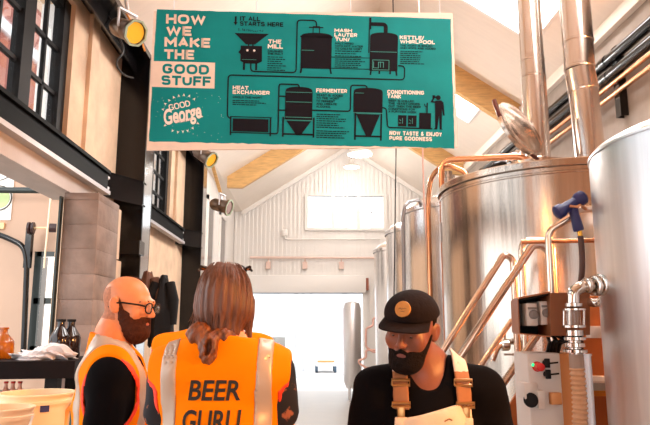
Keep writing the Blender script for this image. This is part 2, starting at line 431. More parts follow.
def stroke(mb, pts, w, k=2, r=0):
    P = [Vector((x, y, 0)) for x, y in pts]
    if r: P = arc(P, r, 5)
    L, R = [], []
    for i, p in enumerate(P):
        d = (P[min(i+1, len(P)-1)]-P[max(i-1, 0)]).normalized(); n = Vector((-d.y, d.x, 0))
        c = 1.0
        if 0 < i < len(P)-1: c = 1/max(.5, math.sqrt((1+(P[i]-P[i-1]).normalized().dot((P[i+1]-P[i]).normalized()))/2))
        L.append(p+n*w/2*c); R.append(p-n*w/2*c)
    for i in range(len(P)-1):
        flat(mb, [(q.x, q.y) for q in (L[i], L[i+1], R[i+1], R[i])], k)
rw = random.Random(11)
edge = []
def ragged(a, bq, n, amp):
    return [(a[0]+(bq[0]-a[0])*i/n+rw.uniform(-amp, amp), a[1]+(bq[1]-a[1])*i/n+rw.uniform(-amp, amp)) for i in range(n)]
edge = ragged((156, 11), (448.5, 13), 40, .25)+ragged((448.8, 13), (455.6, 144.5), 20, .25)+ragged((455.6, 144.8), (151.5, 146.8), 60, .5)+ragged((151.3, 146.6), (155.8, 11), 20, .25)
b = MB(); flat(b, edge, 0); b.build('teal_field', m_teal, sign, 0)
b = MB(); rect(b, 152, 65.5, 213.6, 92, 1); b.build('cream_panel', m_cream, sign, 0)
GL = {'A': (1.05, [[(0, 0), (.5, 1), (1, 0)], [(.22, .3), (.78, .3)]]), 'B': (.95, [[(0, 0), (0, 1)], [(0, 1), (.85, 1), (.85, .53), (0, .53)], [(0, .53), (1, .53), (1, 0), (0, 0)]]), 'C': (1, [[(1, .74), (.92, 1), (0, 1), (0, 0), (.92, 0), (1, .26)]]),
      'D': (1.05, [[(0, 0), (0, 1)], [(0, 1), (1, 1), (1, 0), (0, 0)]]), 'E': (.85, [[(1, 1), (0, 1)], [(0, 1), (0, 0)], [(0, 0), (1, 0)], [(0, .5), (.88, .5)]]), 'F': (.82, [[(1, 1), (0, 1)], [(0, 1), (0, 0)], [(0, .47), (.86, .47)]]), 'G': (1.05, [[(.96, .78), (.86, 1), (0, 1), (0, 0), (1, 0), (1, .47)], [(1, .47), (.56, .47)]]),
      'H': (1, [[(0, 0), (0, 1)], [(1, 0), (1, 1)], [(0, .5), (1, .5)]]), 'I': (.0, [[(0, 0), (0, 1)]]), 'J': (.8, [[(1, 1), (1, 0), (0, 0), (0, .28)]]), 'K': (1, [[(0, 0), (0, 1)], [(1, 1), (.1, .45)], [(.3, .58), (1, 0)]]), 'L': (.75, [[(0, 1), (0, 0)], [(0, 0), (1, 0)]]), 'M': (1.3, [[(0, 0), (0, 1)], [(0, 1), (.5, .3), (1, 1)], [(1, 1), (1, 0)]]), 'N': (1.05, [[(0, 0), (0, 1)], [(0, 1), (1, 0)], [(1, 0), (1, 1)]]),
      'O': (1.15, [[(.5, 1), (1, 1), (1, 0), (0, 0), (0, 1), (.5, 1)]]), 'P': (.9, [[(0, 0), (0, 1)], [(0, 1), (1, 1), (1, .42), (0, .42)]]), 'R': (.95, [[(0, 0), (0, 1)], [(0, 1), (.95, 1), (.95, .44), (0, .44)], [(.5, .44), (1, 0)]]), 'S': (.95, [[(.95, .80), (.85, 1), (0, 1), (0, .53), (1, .50), (1, 0), (.12, 0), (0, .2)]]), 'T': (.95, [[(0, 1), (1, 1)], [(.5, 1), (.5, 0)]]),
      'U': (1, [[(0, 1), (0, 0), (1, 0), (1, 1)]]), 'V': (1.05, [[(0, 1), (.5, 0), (1, 1)]]), 'W': (1.6, [[(0, 1), (.25, 0), (.5, .92), (.75, 0), (1, 1)]]), 'X': (1, [[(0, 0), (1, 1)], [(0, 1), (1, 0)]]), 'Y': (1, [[(0, 1), (.5, .45), (1, 1)], [(.5, .45), (.5, 0)]]), 'Z': (.9, [[(0, 1), (1, 1), (0, 0), (1, 0)]]), '/': (.4, [[(0, 0), (1, 1)]]), '&': (1.05, [[(1, 0), (.2, .78), (.35, 1), (.6, 1), (.66, .78), (.05, .3), (.1, 0), (.6, 0), (1, .45)]])}
def words(mb, s, x0, y0, x1, y1, k=2, bold=.24, shear=0., rot=0.):
    """block capitals drawn as thick strokes, fitted to a box on the board"""
    H = y1-y0; t = H*bold; gap = t*1.42; sp = H*.40
    unit = sum(GL[c][0] for c in s if c != ' '); fixed = sum(t if c != ' ' else sp for c in s)+gap*.35*(len(s)-1)
    sc_ = max(.12*H, ((x1-x0)-fixed)/max(unit, .01)); x = x0; cx, cy = (x0+x1)/2, (y0+y1)/2; ca, sa = math.cos(rot), math.sin(rot)
    for c in s:
        if c == ' ': x += sp+gap*.35; continue
        w, L = GL[c]
        for pl in L:
            pts = []
            for u, v in pl:
                px, py = x+t/2+u*w*sc_, y1-t/2-v*(H-t); dx, dy = px-cx, py-cy; pts.append((cx+dx*ca-dy*sa, cy+dx*sa+dy*ca))
            rad = 0 if c in 'AEFHIKLMNTVWXYZ/' else H*(.42 if c in 'OCDGU' else .24)
            e = []
            if not rad and len(pts) == 2:      # square ends
                d = Vector((pts[1][0]-pts[0][0], pts[1][1]-pts[0][1])).normalized()*t*.5*(1 if c not in 'AKVWXYMNZ' or abs(pts[1][0]-pts[0][0]) < 1e-6 or abs(pts[1][1]-pts[0][1]) < 1e-6 else .3); pts = [(pts[0][0]-d.x, pts[0][1]-d.y), (pts[1][0]+d.x, pts[1][1]+d.y)]
            stroke(mb, pts, t, k, rad)
        x += w*sc_+t+gap*.35
def script(mb, s, x0, y0, x1, y1, k=2, bold=.02, shear=0., rot=0.):
    vs, fs = text_data(s, bold, 0, shear)
    cx, cy = (x0+x1)/2, (y0+y1)/2; ca, sa = math.cos(rot), math.sin(rot); out = []
    for u, v, _ in vs:
        px, py = (u-.5)*(x1-x0), (.5-v)*(y1-y0)
        out.append(sgn(cx+px*ca-py*sa, cy+px*sa+py*ca, k))
    mb.add(out, fs)
for q in (('HOW', 165, 16, 203.5, 26), ('WE', 165.4, 28.4, 190, 38.4), ('MAKE', 164, 40.3, 208.3, 50.3), ('THE', 164, 53, 193, 63)): b = MB(); words(b, *q, bold=.25); b.build('headline', m_cream, sign, 0)
for q in (('GOOD', 162.7, 68, 208, 78.2), ('STUFF', 162, 80, 210, 89.8)): b = MB(); words(b, *q, bold=.25); b.build('headline', m_teal, sign, 0)
# round emblem
b = MB(); words(b, 'GOOD', 169.5, 107, 190.5, 113.2, bold=.16, rot=-.26); b.build('emblem_word', m_letw, sign, 0)
b = MB(); script(b, 'George', 165, 110.5, 202, 131, bold=.03, shear=.25, rot=-.24); b.build('emblem_word', m_letw, sign, 0)
b = MB(); words(b, 'BREWING', 176.5, 123.6, 192, 126.6, bold=.26, rot=-.2); b.build('emblem_word', m_letw, sign, 0)
b = MB()
cx, cy = 182.5, 119
for x, y in ((90, 185), (103, 150), (125, 128), (152, 108), (182, 98), (212, 92), (245, 97), (275, 115), (322, 222), (300, 265), (270, 295), (240, 312), (212, 318), (182, 322), (150, 315), (105, 283)):
    x, y = 150+x/6.24, 85+y/6.24; d = Vector((x-cx, y-cy, 0)).normalized(); n = Vector((-d.y, d.x, 0))
    flat(b, [(x+d.x*1.9, y+d.y*1.9), (x+n.x*1.3-d.x*1.2, y+n.y*1.3-d.y*1.2), (x-d.x*.2, y-d.y*.2), (x-n.x*1.3-d.x*1.2, y-n.y*1.3-d.y*1.2)], 2)
for i in range(40): disc(b, rw.uniform(153, 225), rw.uniform(96, 144), rw.uniform(.12, .3), 2, 6)
b.build('emblem', m_letw, sign, 0)
# white captions
for q in (('THE', 265.3, 39.8, 278.2, 44), ('MILL', 265, 44.7, 280, 49.2), ('MASH', 331, 26.6, 348.6, 30.2), ('LAUTER', 331, 31, 354, 35), ('TUN/', 332, 35.8, 346.4, 39.7), ('KETTLE/', 397, 32, 421.7, 35.8), ('WHIRLPOOL', 397.5, 36.4, 433, 40.2),
          ('HEAT', 231.5, 88.6, 247, 92.4), ('EXCHANGER', 231.5, 93, 268, 97), ('FERMENTER', 314, 89, 345, 93), ('CONDITIONING', 385.6, 88.5, 423, 92.4), ('TANK', 385.6, 93, 399.7, 96.8), ('NOW TASTE & ENJOY', 388.6, 129.5, 442, 133.6), ('PURE GOODNESS', 388.6, 134.6, 432, 138.6)): b = MB(); words(b, *q, bold=.23); b.build('caption', m_letw, sign, 0)
for q in (('IT ALL', 237, 16.2, 257, 20.9), ('STARTS HERE', 237, 21.6, 279.8, 26.2), ('CRUSHES', 265, 51, 280, 53.1), ('THE MALT', 265, 53.7, 280.3, 55.8), ('MALT MIXED', 332, 41, 350.5, 43), ('WITH HOT WATER', 332, 43.7, 360, 45.8), ('TO CREATE WORT', 332, 46.5, 359.3, 48.6),
          ('THE WORT IS BOILED', 397.5, 41.4, 430.5, 43.4), ('AND HOPS ARE ADDED', 397.5, 44, 434, 46), ('COOLS THE WORT', 231.7, 99, 260.5, 101.1), ('YEAST IS ADDED', 314.3, 94.6, 341, 96.9), ('TO THE WORT', 314.3, 97.6, 337, 99.9), ('TO FERMENT', 314.3, 100.6, 333, 102.9), ('AND CREATE', 314.3, 103.5, 335, 105.6), ('ALCOHOL', 314.3, 106.3, 329, 108.4),
          ('BEER IS CHILLED', 387, 98.2, 413, 100.3), ('THE YEAST DROPS', 387, 101, 419, 103.1), ('OUT THEN THE BEER', 387, 103.8, 420, 105.9), ('CONDITIONS FOR', 387, 106.6, 414, 108.7), ('A FURTHER WEEK', 387, 109.3, 415.5, 111.4)): b = MB(); words(b, *q, bold=.21); b.build('subtitle', m_ink, sign, 0)
def micro(x0, y0, x1, y1, n):
    b = MB()
    for i in range(n):
        y = y0+(y1-y0)*i/max(1, n-1); x = x0; e = x1-rw.uniform(0, .3)*(x1-x0)
        while x < e:
            l = rw.uniform(1.2, 4.2); rect(b, x, y-.42, min(x+l, e), y+.42, 2); x += l+.55
    b.build('small_print', m_ink, sign, 0)
for q in ((265, 58, 284, 71.5, 7), (332, 50, 360, 55, 3), (332, 58.3, 365, 66.5, 5), (398, 48.5, 423, 61, 7), (231.7, 103.5, 265, 107.6, 3), (315, 115, 345, 128, 7), (315, 131.6, 349, 138, 4)): micro(*q)
# flow line
b = MB(); lw = 1.3
stroke(b, [(248.7, 63), (248.7, 73.5), (293.6, 73.5), (293.6, 18.6), (312.8, 18.6), (312.8, 25)], lw, r=4)
stroke(b, [(396, 63.4), (402.6, 63.6), (402.6, 77.8), (226.8, 77.8), (226.8, 121), (231, 122)], lw, r=4)
stroke(b, [(269, 135.6), (277, 135.6), (277, 85.6), (297, 85.6), (297, 90)], lw, r=2.5); stroke(b, [(277, 98), (285, 98)], lw); stroke(b, [(277, 112), (285, 112)], lw)
stroke(b, [(310, 111.2), (348.6, 111.2), (348.6, 84.7), (365, 84.7), (365, 88)], lw, r=3)
stroke(b, [(380, 106.6), (384.8, 107), (386.6, 126.3), (432, 126.3)], lw, r=3)
stroke(b, [(328, 56.4), (369, 56.4)], .7); stroke(b, [(328, 68), (371, 68)], .7)
b.build('flow_line', m_ink, sign, 0)
# printed mill
b = MB(); flat(b, [(232, 34), (266, 34), (252.3, 45.6), (243.4, 45.6)], 2); rect(b, 245.5, 45.6, 246.8, 47.2); rect(b, 249.6, 45.6, 251, 47.2)
flat(b, [(238.3, 47), (259.3, 47), (259.6, 63), (255, 65.5), (243, 65.5), (238.3, 63), (238.3, 56), (236, 54), (238.3, 51)], 2)
rect(b, 241, 64, 243, 72.2); rect(b, 253, 64, 255, 72.2); rect(b, 231.9, 16.4, 233.8, 22.6); flat(b, [(230.8, 22.6), (234.9, 22.6), (232.85, 26)], 2)
for i in range(14): stroke(b, [(236+i*1.8, 28.6+rw.uniform(0, 3.4)), (236.6+i*1.8+rw.uniform(-.4, .6), 29.6+rw.uniform(0, 3))], .6)
b.build('mill_drawing', m_ink, sign, 0)
b = MB(); disc(b, 245, 52, 1.15, 4); disc(b, 251.8, 52, 1.15, 4); b.build('mill_dial', m_letw, sign, 0)
b = MB(); stroke(b, [(240, 61.5), (254, 61.5)], .35, 4); b.build('mill_seam', m_tint, sign, 0)
def tank_icon(name, x0, x1, ytop, ydome, ybot, legs, cone=None, bands=(), dark=m_ink):
    q = MB(); n = 12; w = x1-x0
    flat(q, [(x0, ybot), (x0, ydome)]+[(x0+w*(.5-.5*math.cos(PI*i/n)), ydome-(ydome-ytop)*math.sin(PI*i/n)**.6) for i in range(1, n)]+[(x1, ydome), (x1, ybot)], 2)
    if cone: flat(q, cone, 2)
    for l in legs: stroke(q, l, 1.7)
    o = q.build(name, dark, sign, 0)
    if bands:
        for yb, xa, xb in bands: q = MB(); stroke(q, [(xa, yb), (xb, yb)], .55, 4); q.build('band', m_tint, o, 0)
    return o
tank_icon('mash_tun_drawing', 297.8, 328.6, 31.6, 36, 68.8, [[(299, 68), (298, 73.8)], [(327.4, 68), (328.6, 73.8)], [(297, 35.8), (329.4, 35.8)]], bands=((50.2, 298.5, 311),))
b = MB(); stroke(b, [(309.6, 32), (309.6, 25), (316, 25), (316, 32)], .9); stroke(b, [(305.4, 26), (319.8, 26)], 1.2); b.build('mash_tun_lid', m_ink, sign, 0)
tank_icon('kettle_drawing', 367, 395.3, 29.4, 34.5, 69.5, [[(368.6, 69), (368, 73.8)], [(394, 69), (394.8, 73.8)], [(377, 69), (377, 72.5)], [(388, 69), (388, 72.5)]], bands=((49.8, 367.6, 394.6), (58.3, 370, 386.6), (68.4, 370, 386.6)))
b = MB(); rect(b, 365.6, 14, 367.9, 26.5); stroke(b, [(366, 26), (366, 51)], 1.); stroke(b, [(367.5, 20.8), (382.6, 20.8), (382.6, 29.6)], 4., r=3.5); b.build('kettle_flue', m_ink, sign, 0)
b = MB(); stroke(b, [(371, 60), (371, 66.5), (376, 66.5), (376, 60.5), (381, 60.5), (381, 66)], .6, 4); stroke(b, [(378, 60), (378, 66)], .6, 4); stroke(b, [(370, 58.3), (370, 68.4)], .5, 4); stroke(b, [(386.6, 58.3), (386.6, 68.4)], .5, 4); b.build('kettle_pipework', m_tint, sign, 0)
b = MB(); rect(b, 232.2, 121.5, 267.4, 134.4); stroke(b, [(229.5, 119.8), (270.4, 119.8)], .8); stroke(b, [(229.5, 135.6), (270.4, 135.6)], .9)
for xx in (230.3, 269.4): stroke(b, [(xx, 119.5), (xx, 138.4)], 1.5)
b.build('heat_exchanger_drawing', m_ink, sign, 0)
tank_icon('fermenter_drawing', 283.4, 310.6, 87.8, 93.5, 121.5, [[(281.8, 118.5), (281.8, 138.4)], [(312.3, 118.5), (312.3, 138.4)], [(281.8, 135.6), (312.3, 135.6)]], [(285, 122.4), (309.5, 122.4), (299.5, 136.6), (295.2, 136.6)], ((93.6, 284, 310), (103.4, 284, 310), (118.8, 284, 310), (121.6, 283.4, 310.6)))
tank_icon('conditioning_tank_drawing', 351.6, 381, 87, 91.5, 111.8, [[(353.8, 112), (353.8, 139.4)], [(380, 112), (380, 139.4)], [(353.8, 135.6), (381, 135.6)]], [(354.5, 113.6), (378.6, 113.6), (370.3, 134.8), (364.6, 134.8)], ((92.6, 353, 362), (112.6, 351.6, 381)))
b = MB(); rect(b, 397, 113.6, 405.6, 124.8); rect(b, 407, 113.6, 415.8, 124.8); rect(b, 418.4, 110.7, 430.6, 126.5); stroke(b, [(426.4, 110.7), (426.4, 100.4)], 1.3); stroke(b, [(423.4, 101.5), (424.4, 104), (426.4, 105)], .8); b.build('keg_drawing', m_ink, sign, 0)
b = MB()
for xx in (397, 407): stroke(b, [(xx+1.5, 118), (xx+3, 119.4)], .5, 4); stroke(b, [(xx+4.5, 116.5), (xx+4.5, 122)], .5, 4); stroke(b, [(xx+.6, 121.5), (xx+3, 121.5)], .5, 4)
for i in range(26): disc(b, 431.4+rw.uniform(0, 2.6), rw.uniform(110, 126), rw.uniform(.15, .3), 4, 6)
b.build('keg_detail', m_tint, sign, 0)
b = MB(); disc(b, 437.6, 95, 2.5)
flat(b, [(434.4, 98.2), (440.5, 97.6), (443, 99.5), (444.6, 112.8), (442.9, 112.8), (441.6, 106), (441.8, 126), (443, 126.8), (439.6, 126.8), (438.8, 113), (437.3, 126), (437.3, 126.8), (433.4, 126.8), (435, 125), (434.6, 108), (434.2, 102)], 2)
stroke(b, [(435.2, 99.6), (430.9, 99.2), (433.2, 94.8), (435.6, 94.4)], 1.5); rect(b, 431.6, 92.6, 434.2, 95.6); b.build('drinker_drawing', m_ink, sign, 0)
for px in (172, 253, 347, 438):
    p = sgn(px, 10); q = Vector((p.x, p.y+.02, roof_z(p.x)-.0)); wires = MB(); wires.tube([p+Vector((0, .012, -.02)), q], .004, 6); wires.build('hanging_wire', m_palest, sign, 0)

# ------------------------------------------------------------------ tanks
def tank(name, label, cat, c, r, h, m, group=None, dome=.16, lip=True):
    x, y = c; t = thing(name, label, cat, (x, y, 0), group)
    b = MB(); b.lathe([(r*.97, .32), (r, .36), (r, h-.0)], (x, y, 0), n=96); b.build('shell', m, t, 30)
    b = MB(); k_ = 1 if lip else .25; b.lathe([(r+.018*k_, h-.035*k_), (r+.022*k_, h-.03*k_), (r+.022*k_, h+.012*k_), (r+.016*k_, h+.02*k_), (r-.002, h+.02*k_)], (x, y, 0), n=96, cap=False); b.build('rim', m, t, 30)
    b = MB(); b.lathe([(r, h)]+[(r*math.cos(a)*1.0, h+dome*math.sin(a)) for a in (.2, .45, .7, .95, 1.2, 1.4)]+[(.0, h+dome)], (x, y, 0), n=96); b.build('top_cone', m, t, 50)
    for k in range(4):
        a = PI/4+k*PI/2; q = MB(); q.tube([(x+(r-.12)*math.cos(a), y+(r-.12)*math.sin(a), 0), (x+(r-.12)*math.cos(a), y+(r-.12)*math.sin(a), .36)], .05, 12); q.build('leg', m, t)
    return t
KX, KY, KR, KH = 2.13, 5.2, 1.0, 2.735
kettle = tank('brew_kettle', 'broad stainless kettle with two steel flues rising from its top', 'tank', (KX, KY), KR, KH, m_inox, dome=.10)
b = MB(); b.lathe([(KR+.003, KH-.085), (KR+.007, KH-.08), (KR+.007, KH-.07), (KR+.003, KH-.065)], (KX, KY, 0), n=96, cap=False); b.build('weld_band', m_inox, kettle, 30)
# the manhole in the kettle top, its lid thrown open
MH = at(541, 158, 4.9); b = MB(); b.lathe([(.24, -.06), (.24, .05), (.26, .05), (.26, .075), (.21, .075), (.21, -.02)], (MH.x, 4.95, KH+.07), n=40, cap=False); b.build('manhole', m_inox, kettle)
lid = at(521, 128, 4.72); lL = Vector((.56, .0, -.83)).normalized(); lS = Vector((.83*.72, .70, .56*.72)).normalized(); lS = (lS-lL*lS.dot(lL)).normalized(); lN = lL.cross(lS)
if lN.y > 0: lN = -lN
b = MB(); b.lathe([(0, .03), (.10, .026), (.18, .012), (.225, 0), (.24, .004), (.25, .0), (.25, -.03), (.235, -.035), (.18, -.0), (0, .012)], lid, lN, 44); lo = b.build('manhole_lid', m_inox, kettle)
b = MB(); b.tube(arc([at(494, 100, 4.62), at(499, 115, 4.60), at(508, 133, 4.60), at(520, 147, 4.62), at(533, 155, 4.66), at(538, 160, 4.72)], .2, 5), .017, 10); b.build('lid_arm', mat('dark bronze arm', (92, 52, 44), .35, metal=.6), kettle)
m_h = at(540, 157, 4.72); b = MB(); b.box((m_h.x-.05, 4.70, KH+.0), (m_h.x+.06, 4.80, KH+.16), .01); b.build('lid_hinge', m_chrome, kettle)
# flues: made of sections with beads at the joints
def flue(label, pts, radii, joints):
    t = thing('flue_pipe', label, 'flue', pts[0])
    for i, (a, b_) in enumerate(zip(pts, pts[1:])):
        q = MB(); a, b_ = Vector(a), Vector(b_); d = (b_-a); L = d.length; r = radii[i]
        q.lathe([(r, 0), (r, .006), (r+.004, .010), (r+.004, .022), (r, .026), (r, L)], a, d, 40); q.build('pipe_section', m_flue, t, 35)
    return t
f1 = [at(537, 165, 5.0)-Vector((0, 0, .04)), at(535, 79, 5.0), at(533, 63, 5.0), at(529, -40, 5.0)]
f1 = [Vector((f1[0].x+(p.z-f1[0].z)*.0, p.y, p.z)) if i == 0 else p for i, p in enumerate(f1)]
up = lambda x, y, z: Vector((x, y, z))
xf1 = at(533, 70, 5.0).x
flue('slimmer left stainless flue standing straight on the kettle', [up(xf1, 5.0, KH+.07), up(xf1, 5.0, at(534, 79, 5).z), up(xf1, 5.0, at(534, 63, 5).z), up(xf1, 5.0, roof_z(xf1)+.3)], [.100, .098, .096], None)
b0, b1, b2 = at(592, 172, 4.75), at(581, 86, 4.75), at(573, -60, 4.75)
flue('thicker right stainless flue that cranks above the kettle rim', [b0, at(583.5, 92, 4.75), at(579.5, 70, 4.75), at(578, 44, 4.75), up(at(577, 44, 4.75).x, 4.75, roof_z(2.3)+.3)], [.112, .116, .118, .120], None)

# near tank on the right edge
near = tank('fermenting_tank', 'nearest pale stainless tank cut off by the right edge', 'tank', (2.10, 2.74), .76, 2.40, m_inoxw, None, .14, False)
b = MB(); e = math.radians(200)
pc = Vector((2.06+.76*math.cos(e), 2.74+.76*math.sin(e), 0))
# row of fermenters behind the kettle
ferm = []
for i, (yy, hh, lb) in enumerate(((7.45, 2.93, 'stainless fermenter directly behind the broad kettle, first of the row'), (9.15, 2.93, 'middle stainless fermenter of the row behind the kettle'), (10.85, 2.86, 'farthest stainless fermenter of the row, next to the roller doorway'))):
    ferm.append(tank('fermenter', lb, 'tank', (1.89, yy),   .75, hh, m_ferm, 'fermenters along the right wall', .22))
    o = ferm[-1]; q = MB(); q.lathe([(.06, 0), (.06, .22), (.08, .22), (.08, .25), (.05, .25), (.05, .30), (0, .31)], (1.65, yy-.2, hh+.16), n=20); q.build('top_valve', m_chrome, o)

# ------------------------------------------------------------------ pipework
def pipe(name, label, cat, pts, r, m, rad=.08, n=12, group=None, extra=None, parent=None):
    q = MB(); q.tube(arc(pts, rad, 8), r, n)
    if extra: extra(q)
    o = q.build(name, m, parent, 50)
    if parent is None: tag(o, label, cat, group)
    return o
Y = 4.55
kz = KH+.03
pt = at(536, 158, 4.7)
def clamps(q, pts, r):
    for p in pts: q.lathe([(r*1.25, -.012), (r*1.7, -.01), (r*1.7, .01), (r*1.25, .012)], p, (0, 0, 1), 16)
c1 = at(441, 160, 5.35); c2 = at(529, 160, 4.9); c0 = at(441, 250, 5.35)
pipe('steam_pipe', 'copper coloured pipe rising beside the kettle and running level over its rim', 'pipe', [(c1.x, 5.35, .0), c1, at(529, 156, 4.9), at(530, 160, 4.9)-Vector((0, 0, .08))], .026, m_copper, .12)
c1 = at(428, 167, 6.0); d1 = at(451, 166, 5.8); e1 = at(468, 180, 5.65)
pipe('vent_pipe', 'bent copper pipe hooking down onto the far side of the kettle top', 'pipe', [(at(428, 260, 6.2).x, 6.2, 0), at(428, 200, 6.2), at(431, 177, 6.1), at(441, 166, 6.0), d1, at(465, 172, 5.7), e1, (e1.x, 5.65, KH+.05)], .025, m_copper, .10)
b = MB(); q0 = at(442, 232, 5.35); b.box((q0.x-.02, 5.30, q0.z-.09), (q0.x+.07, 5.33, q0.z+.08), .008); tag(b.build('gauge_plate', mat('grey gauge plate', (150, 146, 146), .5)), 'small grey plate clamped to the copper pipe beside the kettle', 'gauge')
pipe('drain_pipe', 'grey steel pipe curving over the top of the fermenter row', 'pipe', [(at(403, 300, 6.6).x, 6.6, 0), at(403, 216, 6.6), at(406, 203, 6.6), at(418, 200, 6.9), at(421, 202, 7.0), at(421, 207, 7.0)], .02, mat('dull steel', (150, 148, 150), .35, metal=.8), .10)
for px0, px1, yy, lb in ((424, 430, 6.4, 'slack pinkish cord hanging beside the first fermenter'), (396, 394, 8.2, 'thin dark cable hanging straight in front of the gable window')):
    a = at(px0, 200, yy) if px0 > 400 else at(396, 150, yy); bq = at(px1, 300, yy)
    q = MB(); q.tube([(a.x, yy, roof_z(a.x)), a, (bq.x, yy, bq.z)], .008, 6); tag(q.build('slack_line' if px0 > 400 else 'drop_cable', m_pinkpipe if px0 > 400 else m_cable), lb, 'cord')
pipe('sample_pipe', 'short upright copper stub beside the bent pipe', 'pipe', [at(450, 205, 5.55), at(450, 190, 5.55), at(447, 190, 5.55)], .013, m_copper, .03)
# wall pipes
wl = thing('wall_pipe_run', 'bundle of two black and two copper pipes along the right wall', 'pipes', (3.1, 6, 3.9))
for z_, x_, r_, m_, nm in ((4.30, 3.10, .058, m_black, 'black_pipe'), (4.135, 3.10, .052, m_black, 'black_pipe'), (4.02, 3.09, .026, m_copper, 'copper_pipe'), (3.90, 3.09, .026, m_copper, 'copper_pipe')):
    q = MB(); q.tube([(x_, -2.5, z_), (x_, 15.0, z_)], r_, 16)
    if r_ > .05:
        for yy in (1.5, 3.9, 6.1, 8.5, 10.9): q.tube([(x_, yy, z_), (x_, yy+.12, z_)], r_*1.14, 16)
    q.build(nm, m_, wl)
for yy in (3.4, 6.0, 8.6, 11.2):
    q = MB(); q.box((3.12, yy-.05, 3.66), (3.19, yy-.04, 4.40)).box((3.12, yy+.04, 3.66), (3.19, yy+.05, 4.40)).box((3.11, yy-.05, 3.66), (3.12, yy+.05, 4.40)); q.build('bracket', m_black, wl, 0)
g_ = thing('valve_gear', 'black valve actuator and cables on the wall behind the kettle rim', 'valve', at(496, 172, 6.0))
q = MB(); q.tube(arc([at(488, 182, 6.0), at(493, 166, 6.0), at(498, 164, 6.0), at(505, 164, 6.05)], .05), .028, 10); q.tube(arc([at(480, 184, 6.0), at(490, 178, 6.0), at(505, 170, 6.05), at(515, 160, 6.1)], .05), .035, 10); q.tube([at(496, 186, 6), at(496, 166, 6)], .03, 10); q.build('black_pipe', m_black, g_)
q = MB(); q.lathe([(.05, 0), (.08, .02), (.08, .16), (.05, .2), (.05, .28)], at(516, 178, 6.1), (0.2, 0, 1), 20); q.ball(at(514, 160, 6.1), .08, 14); q.build('valve_body', m_chrome, g_)

# ------------------------------------------------------------------ stair to the kettle
st = thing('steel_stair', 'steep steel stair with tube handrails leading up beside the kettle', 'stair', (1.0, 3.7, 0))
Y1, Y2 = 4.08, 3.55
def rail(pts, r, name='handrail', rad=.06): q = MB(); q.tube(arc(pts, rad, 8), r, 14); return q.build(name, m_rail, st, 50)
def low(p, z, q):  # carry the line from q through p down to height z
    d = (Vector(p)-Vector(q)); return Vector(p)+d*((z-p[2])/d.z)
a, bq = at(442, 352, Y1), at(504, 254, Y1); rail([low(a, .55, bq), bq, at(513, 259, Y1), (at(513, 262, Y1).x, Y1, .15)], .021)
a, bq = at(459, 358, Y2), at(534, 243, Y2); rail([low(a, .45, bq), bq, at(549, 249, Y2), (at(549, 252, Y2).x, Y2, .15)], .022)
a, bq = at(483, 362, Y1), at(512, 320, Y1); rail([low(a, .5, bq), bq], .017, 'mid_rail')
a, bq = at(497, 392, Y2), at(541, 330, Y2); rail([low(a, .5, bq), bq], .02, 'mid_rail')
a, bq = at(521, 310, 3.95), at(521, 244, 3.95); rail([(a.x, 3.95, .15), at(521, 240, 3.95), at(547, 240, 3.95), at(552, 246, 3.95), (at(552, 250, 3.95).x, 3.95, 1.5)], .02, 'return_rail', .07)
for yy in (Y1+.02, Y2-.02):
    sx = at(548, 350, yy); slope = 1.5
    top = Vector((at(529, 372, yy).x, yy, at(529, 372, yy).z)); q = MB()
    bot = Vector((top.x-top.z/slope, yy, 0))
    q.prism([bot, bot+Vector((.26, 0, 0)), Vector((top.x+.12, yy, top.z-.1)), Vector((top.x+.12, yy, top.z+.04)), top], (0, .02, 0)); q.build('stringer', mat('copper tinted plate', (196, 120, 72), .35, metal=.7) if yy > 4 else bpy.data.materials['copper tinted plate'], st, 0)
topz = at(529, 372, Y1).z; tx = at(529, 372, Y1).x
for i in range(1, 6):
    z_ = topz*i/6; x_ = tx-(topz-z_)/1.5; q = MB(); q.box((x_+.02, Y2, z_-.03), (x_+.24, Y1, z_)); q.build('tread', m_inox, st, 0)
q = MB(); q.box((tx+.0, Y2-.02, topz-.06), (tx+.55, Y1+.04, topz-.02)); q.build('landing', m_inox, st, 0)
for xx in (tx+.06, tx+.5):
    for yy in (Y2, Y1): q = MB(); q.tube([(xx, yy, 0), (xx, yy, topz-.06)], .02, 10); q.build('post', m_rail, st)
# sample valve on the kettle side behind the rails
q = MB(); p = at(505, 345, 4.36); q.tube(arc([p+Vector((.12, .2, .02)), p+Vector((0, 0, .02)), p+Vector((-.06, -.02, -.01)), p+Vector((-.1, -.02, -.1))], .05), .022, 12); q.lathe([(.03, -.03), (.04, -.02), (.04, .02), (.03, .03)], p, (1, 0, 0), 16); q.tube([p, p+Vector((0, -.01, .09))], .008, 8); q.tube([p+Vector((-.03, -.06, -.06)), p+Vector((.06, -.06, -.06))], .007, 8)
sv = tag(q.build('sample_valve', m_chrome), 'small chrome sample valve on the kettle wall between the stair rails', 'valve')
MB().ball(p+Vector((0, -.01, .10)), .018, 10).build('knob', m_blackm, sv)

